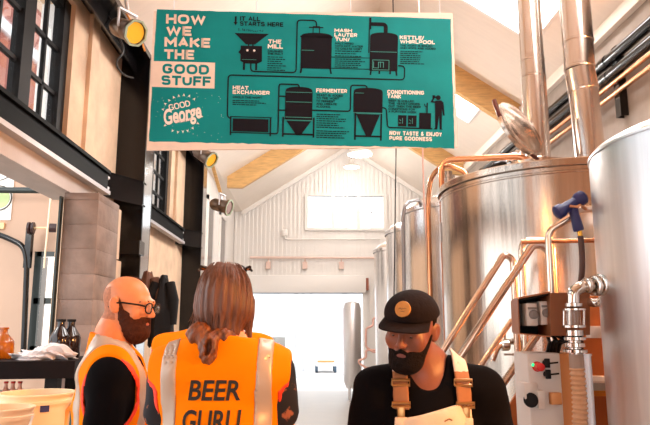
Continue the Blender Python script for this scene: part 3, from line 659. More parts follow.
# ------------------------------------------------------------------ wash-down gun on its pipe frame
pf = thing('pipe_stand', 'square-cornered tube stand holding the blue spray gun beside the near tank', 'pipe stand', (at(549, 290, 3.25).x, 3.25, 0))
q = MB(); q.tube(arc([(at(547.5, 300, 3.25).x, 3.25, 0), at(548, 231, 3.25), at(573, 216, 3.2), at(579, 209, 3.2), at(602, 208.5, 3.2)], .045), .019, 12); q.build('tube', m_rail, pf, 50)
q = MB(); q.tube([at(522, 242, 3.4), at(596, 240.5, 3.2)], .012, 10); q.build('cross_tube', m_copper, pf)
gn = thing('spray_gun', 'navy rubber wash-down gun hanging on the tube stand', 'spray gun', at(570, 230, 3.12))
q = MB(); a, bq = at(557, 213, 3.1), at(583, 197, 3.1); d = bq-a; L = d.length
q.lathe([(0, -.01), (.026, -.008), (.036, 0), (.037, .03), (.028, .042), (.026, L-.05), (.030, L-.045), (.037, L-.03), (.037, L), (.03, L+.008), (0, L+.01)], a, d, 24); q.build('barrel', m_navy, gn)
q = MB(); a, bq = at(573, 209, 3.1), at(579, 231, 3.1); q.tube([a, a.lerp(bq, .3), a.lerp(bq, .6), bq-(bq-a)*.06, bq], [.024, .023, .025, .027, .024], 16); q.build('grip', m_navy, gn)
q = MB(); q.tube(arc([at(569, 206, 3.07), at(577, 207, 3.07), at(580, 205, 3.07), at(586, 209, 3.1)], .02), .008, 8); q.build('trigger', m_copper, gn)
q = MB(); q.tube([at(579.5, 231, 3.1), at(580.5, 237, 3.1)], .012, 10); q.build('hose_tail', mat('brass', (206, 150, 62), .25, metal=1.), gn)
pipe('wash_hose', 'brown rubber hose dropping from the blue spray gun', 'hose', [at(580.5, 236, 3.1), at(582, 250, 3.1), at(582.5, 270, 3.1), at(579, 294, 3.15), (at(577, 330, 3.3).x, 3.35, .6)], .0145, mat('brown rubber', (74, 44, 34), .5), .2)
# ------------------------------------------------------------------ hooded switch box and the control cabinet below it
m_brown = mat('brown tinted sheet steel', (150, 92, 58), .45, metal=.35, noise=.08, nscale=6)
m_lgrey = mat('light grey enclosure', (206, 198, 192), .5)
YB = 3.02
hb = thing('switch_hood', 'open fronted brown steel hood over two grey switch units', 'switch box', at(552, 335, YB+.1))
A, B_, C_, D_ = at(518.5, 299, YB), at(550, 293, YB-.06), at(551, 336, YB-.06), at(520, 333, YB)
E_, G_ = at(590, 292.5, YB+.02), at(590, 335, YB+.02)
bk = Vector((.05, .26, 0)); th = .006
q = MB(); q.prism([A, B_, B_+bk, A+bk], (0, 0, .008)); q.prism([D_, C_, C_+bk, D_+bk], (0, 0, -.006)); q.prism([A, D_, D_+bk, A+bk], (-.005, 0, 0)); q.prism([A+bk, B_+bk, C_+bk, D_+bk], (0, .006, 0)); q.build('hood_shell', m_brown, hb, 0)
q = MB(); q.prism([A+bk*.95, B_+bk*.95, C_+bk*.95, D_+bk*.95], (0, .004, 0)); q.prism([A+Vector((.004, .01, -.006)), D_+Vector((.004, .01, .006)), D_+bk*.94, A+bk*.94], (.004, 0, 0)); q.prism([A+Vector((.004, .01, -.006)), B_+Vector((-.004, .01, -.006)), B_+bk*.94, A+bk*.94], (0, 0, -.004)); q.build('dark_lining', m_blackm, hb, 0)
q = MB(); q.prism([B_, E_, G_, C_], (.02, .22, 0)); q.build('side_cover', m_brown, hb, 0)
for i, (x0, y0, x1, y1) in enumerate(((527, 303, 537, 326), (541, 301, 549.5, 325))):
    a = at(x0, y1, YB); c = at(x1, y0, YB); u_ = MB(); u_.box((a.x, YB-.005, a.z), (c.x, YB+.2, c.z), .008); o = u_.build('switch_unit', m_lgrey, hb)
    u_ = MB(); m2 = (a+c)/2; u_.lathe([(.022, 0), (.022, .012), (.012, .014), (.012, .022), (0, .022)], (m2.x+.005, YB-.005, m2.z+.0), (0, -1, 0), 18); u_.box((a.x+.006, YB-.012, c.z-.03), (c.x-.006, YB-.004, c.z-.02)); u_.build('dial', mat('mid grey plastic', (120, 112, 108), .5) if i == 0 else bpy.data.materials['mid grey plastic'], o)
cb = thing('control_cabinet', 'pale control cabinet with red button and black toggles under the hood', 'control cabinet', at(548, 424, 3.05))
a, c = at(531.5, 440, 3.02), at(560, 353, 3.02)
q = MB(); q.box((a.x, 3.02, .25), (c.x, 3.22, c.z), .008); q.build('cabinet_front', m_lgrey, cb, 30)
q = MB(); q.box((c.x, 3.03, .25), (at(571, 360, 3.1).x, 3.21, c.z-.004), .004); q.build('cabinet_side', mat('warm lit steel', (206, 140, 84), .45, metal=.2), cb, 30)  # warm light from the right is put into this side's colour
def knob(px, py, r, m, nm='button', l=.03):
    p = at(px, py, 3.02); q = MB(); q.lathe([(r*1.25, 0), (r*1.25, .006), (r, .008), (r, l), (r*.7, l+.005), (0, l+.006)], p, (0, -1, 0), 18); return q.build(nm, m, cb)
knob(537, 366.5, .019, m_red, 'button', .05)
q = MB(); p = at(533, 365, 3.02); q.ball((p.x, 3.015, p.z), .008, 8); q.build('indicator', mat('green lamp', (30, 210, 130), .3, emit=((30, 230, 140), 1.5)), cb)
for px, py in ((545, 363), (546, 374)):
    p = at(px, py, 3.02); q = MB(); q.lathe([(.014, 0), (.014, .03), (.011, .034), (0, .034)], p, (0, -1, 0), 16); q.box((p.x-.012, 2.985, p.z-.02), (p.x+.012, 3.0, p.z+.022), .003); q.tube([p+Vector((.01, -.03, 0)), p+Vector((.05, -.03, .004))], .004, 8); q.build('toggle', m_blackm, cb)
for x0, y0, x1, y1, m_ in ((536, 390, 542, 408, m_lgrey), (549, 392, 559, 404, bpy.data.materials['warm lit steel'])):
    p, r_ = at(x0, y1, 3.02), at(x1, y0, 3.02); q = MB(); q.box((p.x, 2.985, p.z), (r_.x, 3.02, r_.z), .004); q.build('cover_plate', m_, cb)
q = MB(); p = at(529, 392, 3.04); q.box((p.x-.035, 3.0, p.z-.03), (p.x+.03, 3.10, p.z+.045), .006); q.build('socket', m_lgrey, cb); q = MB(); q.lathe([(.03, 0), (.034, .004), (.03, .01)], at(531, 400, 3.0), (-.6, -1, 0), 18); q.build('socket_lid', m_blackm, cb)
rc = random.Random(2)
for i in range(4):
    px = 549+i*3.6; a = at(px-2, 334, 3.12); bq = at(px, 354, 3.1)
    pipe('power_cable', ['black cable nearest the open hood side, running down to the cabinet', 'second black cable from the hood opening, running down to the cabinet', 'third black cable looping onto the cabinet top', 'black cable closest to the sight glass pipe, looping onto the cabinet'][i], 'cable', [a+Vector((0, 0, -.0)), a+Vector((-.01+.02*i, -.05, -.03)), bq+Vector((0, -.02, .06)), bq+Vector((0, .03, -.004))], .0085, m_cable, .04, 10, 'cables between hood and cabinet')

# ------------------------------------------------------------------ valve pipe with sight glass and ribbed hose
vp = thing('sight_glass_pipe', 'steel elbow with sight glass and clamps leaving the near tank', 'pipe fitting', at(574, 355, 2.85))
YV = 2.85
q = MB(); q.tube(arc([at(601, 285, 2.98), at(583, 286, YV), at(573.5, 291, YV), at(573, 306, YV)], .09, 10), .027, 18); q.build('elbow', m_chrome, vp, 60)
def ring(px, py, r, h, axis=(0, 0, 1)): p = at(px, py, YV); return [(r*.8, -h/2), (r, -h/2+.003), (r, h/2-.003), (r*.8, h/2)], p, axis
def rings(lst, nm, m):
    q = MB()
    for px, py, r, h, axis in lst: pr, p, ax_ = ring(px, py, r, h, axis); q.lathe(pr, p, ax_, 28)
    return q.build(nm, m, vp, 40)
rings([(595, 286, .045, .022, (1, .3, 0)), (587, 285.5, .036, .02, (1, .2, 0)), (600, 285, .05, .02, (1, .3, 0))], 'flange', m_chrome)
rings([(573.5, 305, .038, .02, (0, 0, 1)), (574, 309.5, .05, .014, (0, 0, 1)), (574, 326.5, .05, .016, (0, 0, 1))], 'collar', m_chrome)
q = MB(); p0, p1 = at(574, 325, YV), at(574, 310, YV); q.lathe([(.030, 0), (.030, (p1-p0).length)], p0, (0, 0, 1), 28); q.build('sight_tube', mat('sight glass', (226, 214, 204), .05, trans=.85), vp)
for k in range(4):
    an = PI/4+k*PI/2; o_ = Vector((.044*math.cos(an), .044*math.sin(an), 0)); q = MB(); q.tube([p0+o_, p1+o_], .0055, 8); q.build('tie_rod', m_chrome, vp)
rings([(574.5, 333, .038, .03, (0, 0, 1)), (575, 338.5, .046, .018, (0, 0, 1)), (575, 345, .042, .022, (0, 0, 1)), (575.5, 351, .05, .018, (0, 0, 1))], 'clamp', m_chrome)
q = MB(); q.lathe([(.030, 0), (.030, .02)], at(574.5, 336, YV)); q.tube([at(574, 331, YV), at(575.6, 356, YV)], .026, 18); q.build('spigot', m_chrome, vp)
q = MB(); q.tube([at(576, 354, YV), at(577, 368.5, YV)], .031, 24); q.build('hose_cuff', mat('grey rubber cuff', (150, 128, 114), .5), vp)
path = [at(577, 368, YV), at(578.5, 385, YV), at(580, 402, YV), at(580, 424, YV), at(578, 460, YV), at(572, 520, YV)]
path = arc(path, .1, 6); pp = []; acc = 0.; st_ = .0045; L_ = [0.]
for a, bq in zip(path, path[1:]): L_.append(L_[-1]+(bq-a).length)
for k in range(int(L_[-1]/st_)):
    d_ = k*st_; i = max(i_ for i_ in range(len(L_)) if L_[i_] <= d_); i = min(i, len(path)-2); pp.append(path[i].lerp(path[i+1], (d_-L_[i])/max(1e-6, L_[i+1]-L_[i])))
rad = [.0305+.0042*math.sin(2*PI*k*st_/.0205) for k in range(len(pp))]
q = MB(); q.tube(pp, rad, 24); tag(q.build('ribbed_hose', mat('beige ribbed hose', (196, 152, 116), .45, coat=.2)), 'beige ribbed suction hose clipped under the sight glass pipe', 'hose')
q = MB(); q.tube([at(587, 355, 3.0), (at(592, 430, 3.0).x, 3.0, .4)], .018, 12); q.lathe([(.022, 0), (.022, .01)], at(587, 356, 3.0)); tag(q.build('conduit', m_palest), 'grey upright conduit just behind the ribbed hose', 'conduit')
q = MB(); q.tube(arc([at(588, 302, 3.05), at(598, 304, 3.0), at(603, 300, 3.0)], .05), .02, 14); tag(q.build('drain_stub', m_chrome), 'short chrome drain stub on the near tank below the elbow', 'pipe')
# backing plates between cabinet and near tank
bp_ = thing('back_panel', 'orange brown upright steel panel between the kettle and the near tank', 'panel', at(595, 420, 3.6))
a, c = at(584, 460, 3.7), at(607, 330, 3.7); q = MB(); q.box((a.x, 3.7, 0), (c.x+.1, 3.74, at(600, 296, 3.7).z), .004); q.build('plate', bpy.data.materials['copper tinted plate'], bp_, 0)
for y0, y1, m_ in ((326, 338, m_lgrey), (376, 385, m_lgrey), (387, 396, mat('amber plastic', (240, 150, 40), .3))):
    p, r_ = at(589, y1, 3.66), at(606, y0, 3.66); q = MB(); q.box((p.x, 3.64, p.z), (r_.x, 3.70, r_.z), .004); q.build('label_box', m_, bp_)

# ------------------------------------------------------------------ lamps
def stage_can(label, c, aim, r, L, arm_to, lens=None):
    t = thing('stage_light', label, 'lamp', c, 'par cans on the steel beam')
    c = Vector(c); d = (Vector(aim)-c).normalized(); q = MB()
    q.lathe([(0, -L*.62), (r*.55, -L*.6), (r*.8, -L*.45), (r*.86, -L*.1), (r*.80, -L*.06), (r*.86, -.01), (r*.9, L*.30), (r*1.12, L*.33), (r*1.12, L*.40), (r*.95, L*.40), (r*.95, L*.25), (0, L*.25)], c, d, 28); q.build('can_body', mat('aged steel can', (128, 108, 92), .35, metal=.8, noise=.2, nscale=9), t)
    q = MB(); q.lathe([(r*1.0, L*.40), (r*1.16, L*.405), (r*1.16, L*.44), (r*1.0, L*.44), (r*1.0, L*.40)], c, d, 8, cap=False); q.build('gel_frame', mat('pale green metal', (176, 190, 166), .4, metal=.3), t, 0)
    q = MB(); q.lathe([(0, L*.37), (r*.5, L*.385), (r*.9, L*.37)], c, d, 28); q.build('amber_lens' if not lens else 'lens', lens or bpy.data.materials.get('amber lens') or mat('amber lens', (226, 160, 40), .15, emit=((255, 190, 60), .35)), t)
    q = MB(); s_ = d.cross(Vector((0, 0, 1))).normalized()
    for k in (-1, 1): q.bar(c+s_*r*.95*k, c+s_*r*.95*k+Vector((0, 0, r*1.6)), .014, .03)
    q.bar(c+s_*r*1.0+Vector((0, 0, r*1.6)), c-s_*r*1.0+Vector((0, 0, r*1.6)), .03, .014); q.tube([c+Vector((0, 0, r*1.6)), arm_to], .016, 10) if (Vector(arm_to)-c).length > .25 else q.tube([c, arm_to], .016, 10); q.build('yoke', m_palest, t)
    return t
c = at(127, 30, 5.05); stage_can('nearer dented stage can with amber lens under the black beam', c, c+Vector((.74, -.46, -.44)), .10, .30, (c.x-.05, c.y+.05, LZ-.04))
q = MB(); q.tube(arc([c+Vector((-.02, .1, .24)), c+Vector((-.04, -.02, .18)), c+Vector((.06, .1, .05)), c+Vector((.12, .15, -.12))], .1), .008, 8); tag(q.build('safety_cable', mat('orange cable', (240, 150, 50), .5)), 'thin orange safety cable behind the nearer stage can', 'cable')
q = MB(); p = at(118, 52, 5.3); q.tube(arc([Vector((-1.85, p.y+.15, LZ-.06)), p+Vector((.02, .15, .08)), p+Vector((-.06, .1, -.06)), p+Vector((0, .2, -.14)), p+Vector((.06, .3, -.12))], .1), .009, 8); tag(q.build('lamp_lead', m_cable), 'short black lead looping below the nearer stage can', 'cable')
c = at(222, 206, 9.3); stage_can('farther stage can hanging past the second black column', c, c+Vector((.85, -.25, -.25)), .11, .30, at(221, 193, 9.32), mat('dim lens', (150, 128, 124), .2))
q = MB(); p0, p1 = at(206, 142, 9.32), at(221, 195, 9.32); q.bar(p0, p1, .03, .05); tag(q.build('timber_batten', m_wood), 'thin timber batten sloping down to the farther stage can', 'batten')
c = at(205, 156, 8.0); stage_can('middle stage can half hidden by the sign board', c, c+Vector((.7, -.3, -.5)), .10, .3, (c.x-.05, c.y+.1, roof_z(c.x-.05)))
def pendant(c, label):
    lp = thing('pendant_lamp', label, 'lamp', c, 'pendant lamps under the ridge'); c = Vector(c)
    q = MB(); q.lathe([(.16, .03), (.185, .0), (.175, .04), (.06, .10), (.05, .2), (0, .21)], c, n=36, cap=False); q.build('shade', m_white, lp)
    q = MB(); q.lathe([(0, .004), (.17, .004), (.17, .02)], c, n=36); q.build('diffuser', bpy.data.materials.get('lit diffuser') or mat('lit diffuser', (255, 250, 240), .4, emit=((255, 246, 232), 6)), lp)
    q = MB(); q.tube([c+Vector((0, 0, .2)), (c.x, c.y, roof_z(c.x))], .008, 8); q.build('flex', m_cable, lp)
pendant(at(360, 154.5, 9.5), 'round white pendant lamp high in the middle of the hall')
pendant((1.03, 12.6, 5.12), 'added unseen pendant lamp behind the sign board, nearer the gable window')  # this pendant and the next are added to light the gable end
pendant((1.03, 14.7, 5.32), 'added unseen pendant lamp behind the sign board, closest to the gable wall')

# ------------------------------------------------------------------ back wall fittings
q = MB(); a, bq = at(250, 257.5, 15.9), at(396, 258, 15.9); q.tube([a, bq], .03, 10)
for i in range(4): p = a.lerp(bq, (i+.5)/4); q.tube([p, p+Vector((0, .05, -.12))], .015, 8); q.box((p.x-.06, 15.9, p.z-.28), (p.x+.06, 15.99, p.z-.10))
tag(q.build('wall_rail', mat('pale pink pipe', (232, 204, 192), .5)), 'faded pinkish pipe rail running across the ribbed back wall', 'pipe')
q = MB(); a = at(285, 233, 15.95); q.box((a.x-.06, 15.86, a.z-.08), (a.x+.06, 15.99, a.z+.08), .01); o = tag(q.build('junction_box', m_white), 'small white box with conduit below the gable window', 'junction box')
q = MB(); q.tube(arc([a, a+Vector((.0, 0, -.16)), at(380, 239, 15.95)], .05), .018, 8); q.build('conduit', m_white, o)
for px, y0, y1, lb in ((373, 318, 352, 'upper faded red pipe bracket beside the roller doorway'), (366, 350, 368, 'lower faded red pipe bend beside the roller doorway')):
    q = MB(); a, bq = at(px, y0, 12.6), at(px, y1, 12.6); q.tube(arc([a+Vector((.45, .0, 0)), a, a+Vector((0, 0, -.15)), a+Vector((-.14, 0, -.2)), bq+Vector((-.14, 0, .1)), bq, bq+Vector((.3, 0, 0))], .05), .022, 10); tag(q.build('pipe_bend', m_pinkpipe), lb, 'pipe')
w_ = thing('tall_vessel', 'slim white upright vessel just inside the roller doorway on its right', 'vessel', (.98, 14.2, 0))
q = MB(); q.lathe([(.14, .25), (.2, .4), (.2, 1.95), (.16, 2.08), (.05, 2.12)], (.98, 14.2, 0), n=28); q.build('shell', m_inoxw, w_)
for k in range(3): q = MB(); an = k*2.1; q.tube([(.98+.15*math.cos(an), 14.2+.15*math.sin(an), 0), (.98+.15*math.cos(an), 14.2+.15*math.sin(an), .42)], .022, 10); q.build('leg', m_inoxw, w_)
w2 = thing('work_table', 'white table with a monitor just inside the roller doorway on its left', 'table', (-.9, 14.2, 0))
q = MB(); q.box((-1.35, 13.9, .86), (-.4, 14.5, .9), .006); q.build('tabletop', m_white, w2)
for xx in (-1.3, -.45):
    for yy in (13.95, 14.45): q = MB(); q.box((xx-.025, yy-.025, 0), (xx+.025, yy+.025, .86)); q.build('leg', m_palest, w2)
mo = thing('monitor', 'flat monitor standing on the white table by the doorway', 'monitor', (-.75, 14.2, .9))
q = MB(); q.box((-1.0, 14.18, 1.0), (-.5, 14.21, 1.34), .006); q.build('screen', mat('pale screen', (190, 200, 206), .3), mo); q = MB(); q.box((-.79, 14.2, .9), (-.71, 14.22, 1.05)).box((-.87, 14.12, .9), (-.63, 14.28, .91)); q.build('stand', m_lgrey, mo)

# ------------------------------------------------------------------ outside the roller doorway
struct('ground', MB().box((-45, BY+.1, -.12), (45, 75, 0)).box((-45, FY-14, -.12), (45, FY-.2, 0)).box((-45, FY-.2, -.14), (-7, BY+.1, -.02)), mat('pale yard concrete', (214, 210, 206), .8, noise=.06, nscale=1))
m_shed = mat('white sheet cladding', (236, 238, 240), .7, noise=.03, nscale=2)
m_pane = mat('pale grey pane', (206, 214, 218), .2)
bd = thing('warehouse', 'white warehouse across the yard seen through the doorway', 'building', (0, 46, 0))
q = MB(); q.box((-16, 44, 0), (18, 52, 7.5)); q.prism([(-16, 44, 7.5), (18, 44, 7.5), (18, 48, 8.6), (-16, 48, 8.6)], (0, .1, 0)); q.build('wall', m_shed, bd, 0)
for xx in (-5.5, -3.2, 4.2, 6.5): q = MB(); q.box((xx, 43.93, 3.2), (xx+1.2, 44.02, 5.0)); q.build('window', m_pane, bd, 0)
q = MB(); q.box((-2.6, 43.9, 0), (.1, 44.02, 3.3)); q.build('gate', mat('pale grey gate', (206, 210, 214), .6), bd, 0)
for i, (px, yy, w_) in enumerate(((296, 20, .12), (303, 23, .10), (311, 27, .10), (345, 21, .14))):
    a = at(px, 340, yy); q = MB(); q.box((a.x-w_/2, yy, 0), (a.x+w_/2, yy+w_, 3.6)); q.box((a.x-w_, yy-.04, 0), (a.x+w_, yy+w_+.04, .02))
    tag(q.build('yard_post', mat('pale galvanised post', (206, 210, 214), .5) if i == 0 else bpy.data.materials['pale galvanised post']), ['nearest white post left of the utility cart', 'second white post left of the utility cart', 'white post touching the utility cart on its left', 'white post right of the utility cart'][i], 'post', 'posts in the yard')
tx_, ty_ = at(326, 368, 22).x, 22
tr = thing('utility_cart', 'small pale utility cart with an orange stripe parked in the yard', 'cart', (tx_, ty_, 0))
m_trk = mat('pale truck paint', (222, 228, 232), .3); m_tyre = mat('blue grey tyre', (70, 90, 108), .7)
q = MB(); q.box((tx_-.75, ty_, .45), (tx_+.75, ty_+1.6, .95), .06); q.build('hood', m_trk, tr)
q = MB(); q.prism([(tx_-.7, ty_+.9, .95), (tx_+.7, ty_+.9, .95), (tx_+.58, ty_+1.15, 1.55), (tx_-.58, ty_+1.15, 1.55)], (0, 1.0, 0)); q.build('cab', m_trk, tr)
q = MB(); q.prism([(tx_-.6, ty_+.93, 1.0), (tx_+.6, ty_+.93, 1.0), (tx_+.5, ty_+1.12, 1.48), (tx_-.5, ty_+1.12, 1.48)], (0, -.02, .0)); q.build('windscreen', m_pane, tr)
q = MB(); q.box((tx_-.6, ty_-.03, .74), (tx_+.6, ty_+.01, .86)); q.build('stripe', mat('orange stripe', (250, 160, 90), .5), tr)
for sx in (-1, 1):
    for yy in (.35, 2.0): q = MB(); q.lathe([(.16, -.1), (.3, -.09), (.31, 0), (.3, .09), (.16, .1)], (tx_+sx*.66, ty_+yy, .31), (1, 0, 0), 24); q.build('wheel', m_tyre, tr)
q = MB(); q.box((tx_-.72, ty_+1.5, .42), (tx_+.72, ty_+2.6, .95), .03); q.build('bed', m_trk, tr)
tr.scale = (.48, .48, .48)
# brick house beyond the steel windows
bh = thing('brick_house', 'red brick house with white bands outside the steel windows', 'building', (-9, 7, 0))
q = MB(); q.box((-12, 12, 0), (-8.5, 34, 15)); q.build('wall', m_brick, bh, 0)
for yy, w_ in ((14.0, .8), (17.2, .9), (19.8, 1.9), (24, 1.), (28, 1.)): q = MB(); q.box((-8.55, yy, 0), (-8.42, yy+w_, 15)); q.build('white_band', m_shed, bh, 0)
q = MB(); q.box((-8.6, 12, 9.6), (-8.38, 34, 9.9)); q.build('string_course', m_shed, bh, 0)

# ------------------------------------------------------------------ side room things
po = thing('poster', 'white poster with a green emblem on the tan side room wall', 'poster', at(4, 220, 6.58))
a, c = at(-18, 220, 6.59), at(15.5, 165, 6.59)
q = MB(); q.box((a.x, 6.585, a.z), (c.x, 6.6, c.z)); q.build('sheet', m_white, po, 0)
cp = at(-1, 198, 6.58); q = MB(); q.lathe([(0, .002), (.11, .002), (.11, 0)], (cp.x, 6.583, cp.z), (0, -1, 0), 28); q.build('emblem', mat('pale green print', (186, 206, 146), .6), po, 0)
q = MB(); q.tube([(cp.x+.13*math.cos(t), 6.58, cp.z+.13*math.sin(t)) for t in [i*PI/12 for i in range(-10, 11)]], .006, 6); q.tube(arc([at(-8, 180, 6.58), at(4, 182, 6.58), at(14, 172, 6.58)], .2), .004, 6); q.build('ring', mat('dark print', (60, 62, 52), .6), po)
q = MB(); a, c = at(-6, 229, 6.59), at(5, 223, 6.59); q.box((a.x, 6.57, a.z), (c.x, 6.6, c.z)); tag(q.build('wall_plate', mat('pale wood plate', (238, 200, 150), .6)), 'small pale wooden plate on the wall below the poster', 'plate')
tr_ = thing('door_track', 'black curved roller track with spring shaft in the side room', 'door track', at(30, 350, 6.45))
q = MB(); q.tube(arc([at(-20, 228, 6.4), at(8, 238, 6.4), at(24, 246, 6.4), at(27, 262, 6.4), (at(24.5, 352, 6.4).x, 6.4, 1.1)], .14, 8), .028, 10); q.build('track', m_black, tr_)
q = MB(); p = at(29, 250, 6.42); q.box((p.x-.03, 6.38, at(29, 268, 6.4).z), (p.x+.03, 6.44, at(29, 228, 6.4).z)); q.build('upright', m_black, tr_)
q = MB(); p = at(31, 228, 6.35); q.lathe([(.02, -.03), (.06, -.03), (.06, -.01), (.045, 0), (.06, .01), (.06, .03), (.02, .03)], p, (1, .15, 0), 22); q.build('drum', bpy.data.materials.get('dark red black drum') or mat('dark red black drum', (52, 28, 28), .4), tr_); q = MB(); p2 = at(55, 228, 6.35); q.lathe([(.0, -.05), (.045, -.05), (.045, .08), (0, .08)], p2, (1, .1, 0), 20); q.build('drum', bpy.data.materials['dark red black drum'], tr_)
q = MB(); q.tube([p, p2], .012, 8); q.build('shaft', mat('pale brass rod', (230, 200, 160), .4), tr_)
q = MB(); a, bq = at(-20, 190, 6.3), at(62, 190.5, 6.3); q.tube([a, bq], .032, 10); tag(q.build('overhead_bar', m_dkgreen), 'dark straight bar crossing the side room above the poster', 'bar')
q = MB(); q.tube([at(51, 190, 6.3), at(51, 195, 6.25), at(49, 215, 6.2), at(45, 255, 6.2), at(44, 268, 6.2)], .009, 8); tag(q.build('pull_cord', mat('cream cord', (240, 220, 196), .7)), 'cream pull cord hanging in the side room opening', 'cord')
a, c = Vector((at(38, 256, 6.55).x, 6.55, at(45, 350, 6.55).z)), at(74, 252, 6.55); f = MB(); w_ = .05
f.box((a.x-.02, 6.52, a.z), (a.x+w_, 6.6, c.z)).box((c.x-w_, 6.52, a.z), (c.x, 6.6, c.z)).box((a.x, 6.52, c.z-w_), (c.x, 6.6, c.z)).box((a.x, 6.52, a.z), (c.x, 6.6, a.z+.04))
zt_ = at(50, 301, 6.55).z; f.box((a.x, 6.52, zt_-.03), (c.x, 6.6, zt_+.03))
wd = struct('window_10', f, m_dkgreen, 0); q = MB(); q.box((a.x+w_, 6.56, a.z), (c.x, 6.57, c.z)); q.build('window_glass', mat('bright frosted pane', (250, 250, 250), .4, emit=((255, 252, 248), 1.6)), wd, 0)
q = MB(); q.box((a.x+.075, 6.5, a.z+.02), (a.x+.115, 6.53, c.z-.06)); q.build('slide_rail', mat('dull galvanised rail', (120, 116, 112), .4, metal=.5), wd, 0)
# bench
bn = thing('steel_bench', 'black steel bench standing in the side room opening', 'bench', (-1.9, 4.5, 0))
zt = at(40, 357, 4.3).z-.02
q = MB(); q.prism([(-3.4, 3.9, zt-.11), (-1.50, 4.22, zt-.11), (-1.50, 4.22, zt), (-3.4, 3.9, zt)], (-.1, .66, 0)); q.build('bench_top', mat('dark bench steel', (22, 13, 13), .6, spec=.1, noise=.2, nscale=8), bn, 0)
for x_, y_ in ((-1.66, 4.30), (-1.70, 4.76), (-3.2, 4.05), (-3.2, 4.5)): q = MB(); q.box((x_-.04, y_-.04, 0), (x_+.04, y_+.04, zt-.10)); q.build('leg', m_blackm, bn, 0)
q = MB(); q.prism([(-3.3, 4.0, zt-.36), (-1.62, 4.29, zt-.36), (-1.62, 4.29, zt-.33), (-3.3, 4.0, zt-.33)], (-.08, .5, 0)); q.build('lower_shelf', bpy.data.materials['dark bench steel'], bn, 0)
def bottle(name, label, p, h, r, m, capm, grp=None):
    t = thing(name, label, 'bottle', p, grp); q = MB(); q.lathe([(r*.85, 0), (r, .01), (r, h*.52), (r*.9, h*.60), (r*.42, h*.80), (r*.34, h*.86), (r*.34, h*.96), (r*.40, h*.965), (r*.40, h), (0, h)], p, n=28); q.build('glass_body', m, t, 50)
    q = MB(); q.lathe([(r*.42, h*.955), (r*.44, h*.96), (r*.44, h*1.02), (0, h*1.025)], p, n=20); q.build('cap', capm, t); return t
m_dkglass = mat('dark brown glass', (30, 14, 12), .08, spec=.6); m_amb = mat('amber glass', (196, 104, 20), .08, trans=.5, spec=.6)
def onb(px, y_): p = at(px, 352, y_); return Vector((p.x, y_, zt))
hb_ = (at(60, 320, 4.6).z-zt)
bottle('growler_bottle', 'dark glass growler on the bench, left of the dark pair', onb(59, 4.6), hb_, .072, m_dkglass, m_blackm, 'growlers on the bench')
bottle('growler_bottle', 'dark glass growler on the bench, right of the dark pair by the pier', onb(69.5, 4.66), hb_, .07, m_dkglass, m_blackm, 'growlers on the bench')
bottle('amber_jar', 'amber glass jar at the left end of the bench', onb(2, 4.5), at(2, 328, 4.5).z-zt, .075, m_amb, m_amb)
bm = bmesh.new(); bmesh.ops.create_icosphere(bm, subdivisions=4, radius=1)
rb = random.Random(5); a = at(46, 352, 4.42); ph = [(rb.uniform(5, 14), rb.uniform(5, 14), rb.uniform(5, 14), rb.uniform(0, 6)) for _ in range(7)]
for v in bm.verts:
    n = sum(math.sin(f1*v.co.x+f2*v.co.y+f3*v.co.z+f4) for f1, f2, f3, f4 in ph)*.055
    v.co = Vector((v.co.x*.2*(1+n), v.co.y*.13*(1+n), max(0, v.co.z*.062*(1+n*2.2)+.02*math.sin(v.co.x*3)+.022)))
q = MB(); q.frombm(bm, Matrix.Translation((a.x, 4.42, zt))); tag(q.build('plastic_bag', mat('thin white plastic', (236, 226, 224), .3, trans=.2)), 'crumpled clear white plastic bag lying on the bench', 'bag')
# things on the shelf under the bench
q = MB(); q.box((-2.05, 4.3, zt-.33), (-1.78, 4.5, zt-.2), .01); tag(q.build('carton', m_white), 'white carton on the shelf under the bench', 'carton')
for i, px in enumerate((6, 13, 20)):
    bottle('small_bottle', ['small pale bottle under the bench, leftmost of three', 'small pale bottle under the bench, middle of three', 'small pale bottle under the bench, next to the white carton'][i], Vector((at(px, 385, 4.32).x, 4.32, zt-.33)), .19, .032, mat('pale reddish glass', (206, 150, 130), .15) if i == 0 else bpy.data.materials['pale reddish glass'], m_red, 'bottles under the bench')
# buckets on a low table
tb = thing('low_table', 'low table carrying the pale buckets at the lower left', 'table', (-1.62, 3.35, 0)); tz = .82
q = MB(); q.box((-2.2, 2.75, tz-.04), (-1.18, 3.75, tz), .005); q.build('tabletop', m_wood, tb)
for x_ in (-2.12, -1.25):
    for y_ in (2.82, 3.68): q = MB(); q.box((x_-.03, y_-.03, 0), (x_+.03, y_+.03, tz-.04)); q.build('leg', m_wood, tb, 0)
m_buck = mat('cream plastic', (244, 210, 168), .45); m_buck2 = mat('inside of cream plastic', (236, 190, 140), .5)
def bucket(label, x, y, r, h, m, grp=None, rimh=True):
    t = thing('bucket', label, 'bucket', (x, y, tz), grp); q = MB()
    q.lathe([(r*.84, 0), (r*.86, .01), (r, h-.05), (r*1.04, h-.05), (r*1.04, h-.035), (r*1.005, h-.03), (r*1.01, h-.008), (r*1.07, h-.008), (r*1.07, h), (r*.97, h), (r*.82, .02), (0, .02)], (x, y, tz), n=48); q.build('pail', m, t, 40)
    q = MB(); q.tube([(x+r*1.07*math.cos(an), y+r*1.07*math.sin(an)*.35-r*.98*abs(math.sin(an))*.7, tz+h-.04-.13*math.sin(an)**1) for an in [PI*i/12 for i in range(13)]], .006, 8); q.build('bail_handle', m_white, t)
    return t
b1 = at(37, 392, 3.45); h1 = b1.z-tz
bk1 = bucket('large cream bucket with a navy sticker beside the orange vest', b1.x, 3.45, .178, h1, m_buck, 'cream buckets')
p = at(49, 408, 3.27); q = MB(); rr_ = .181
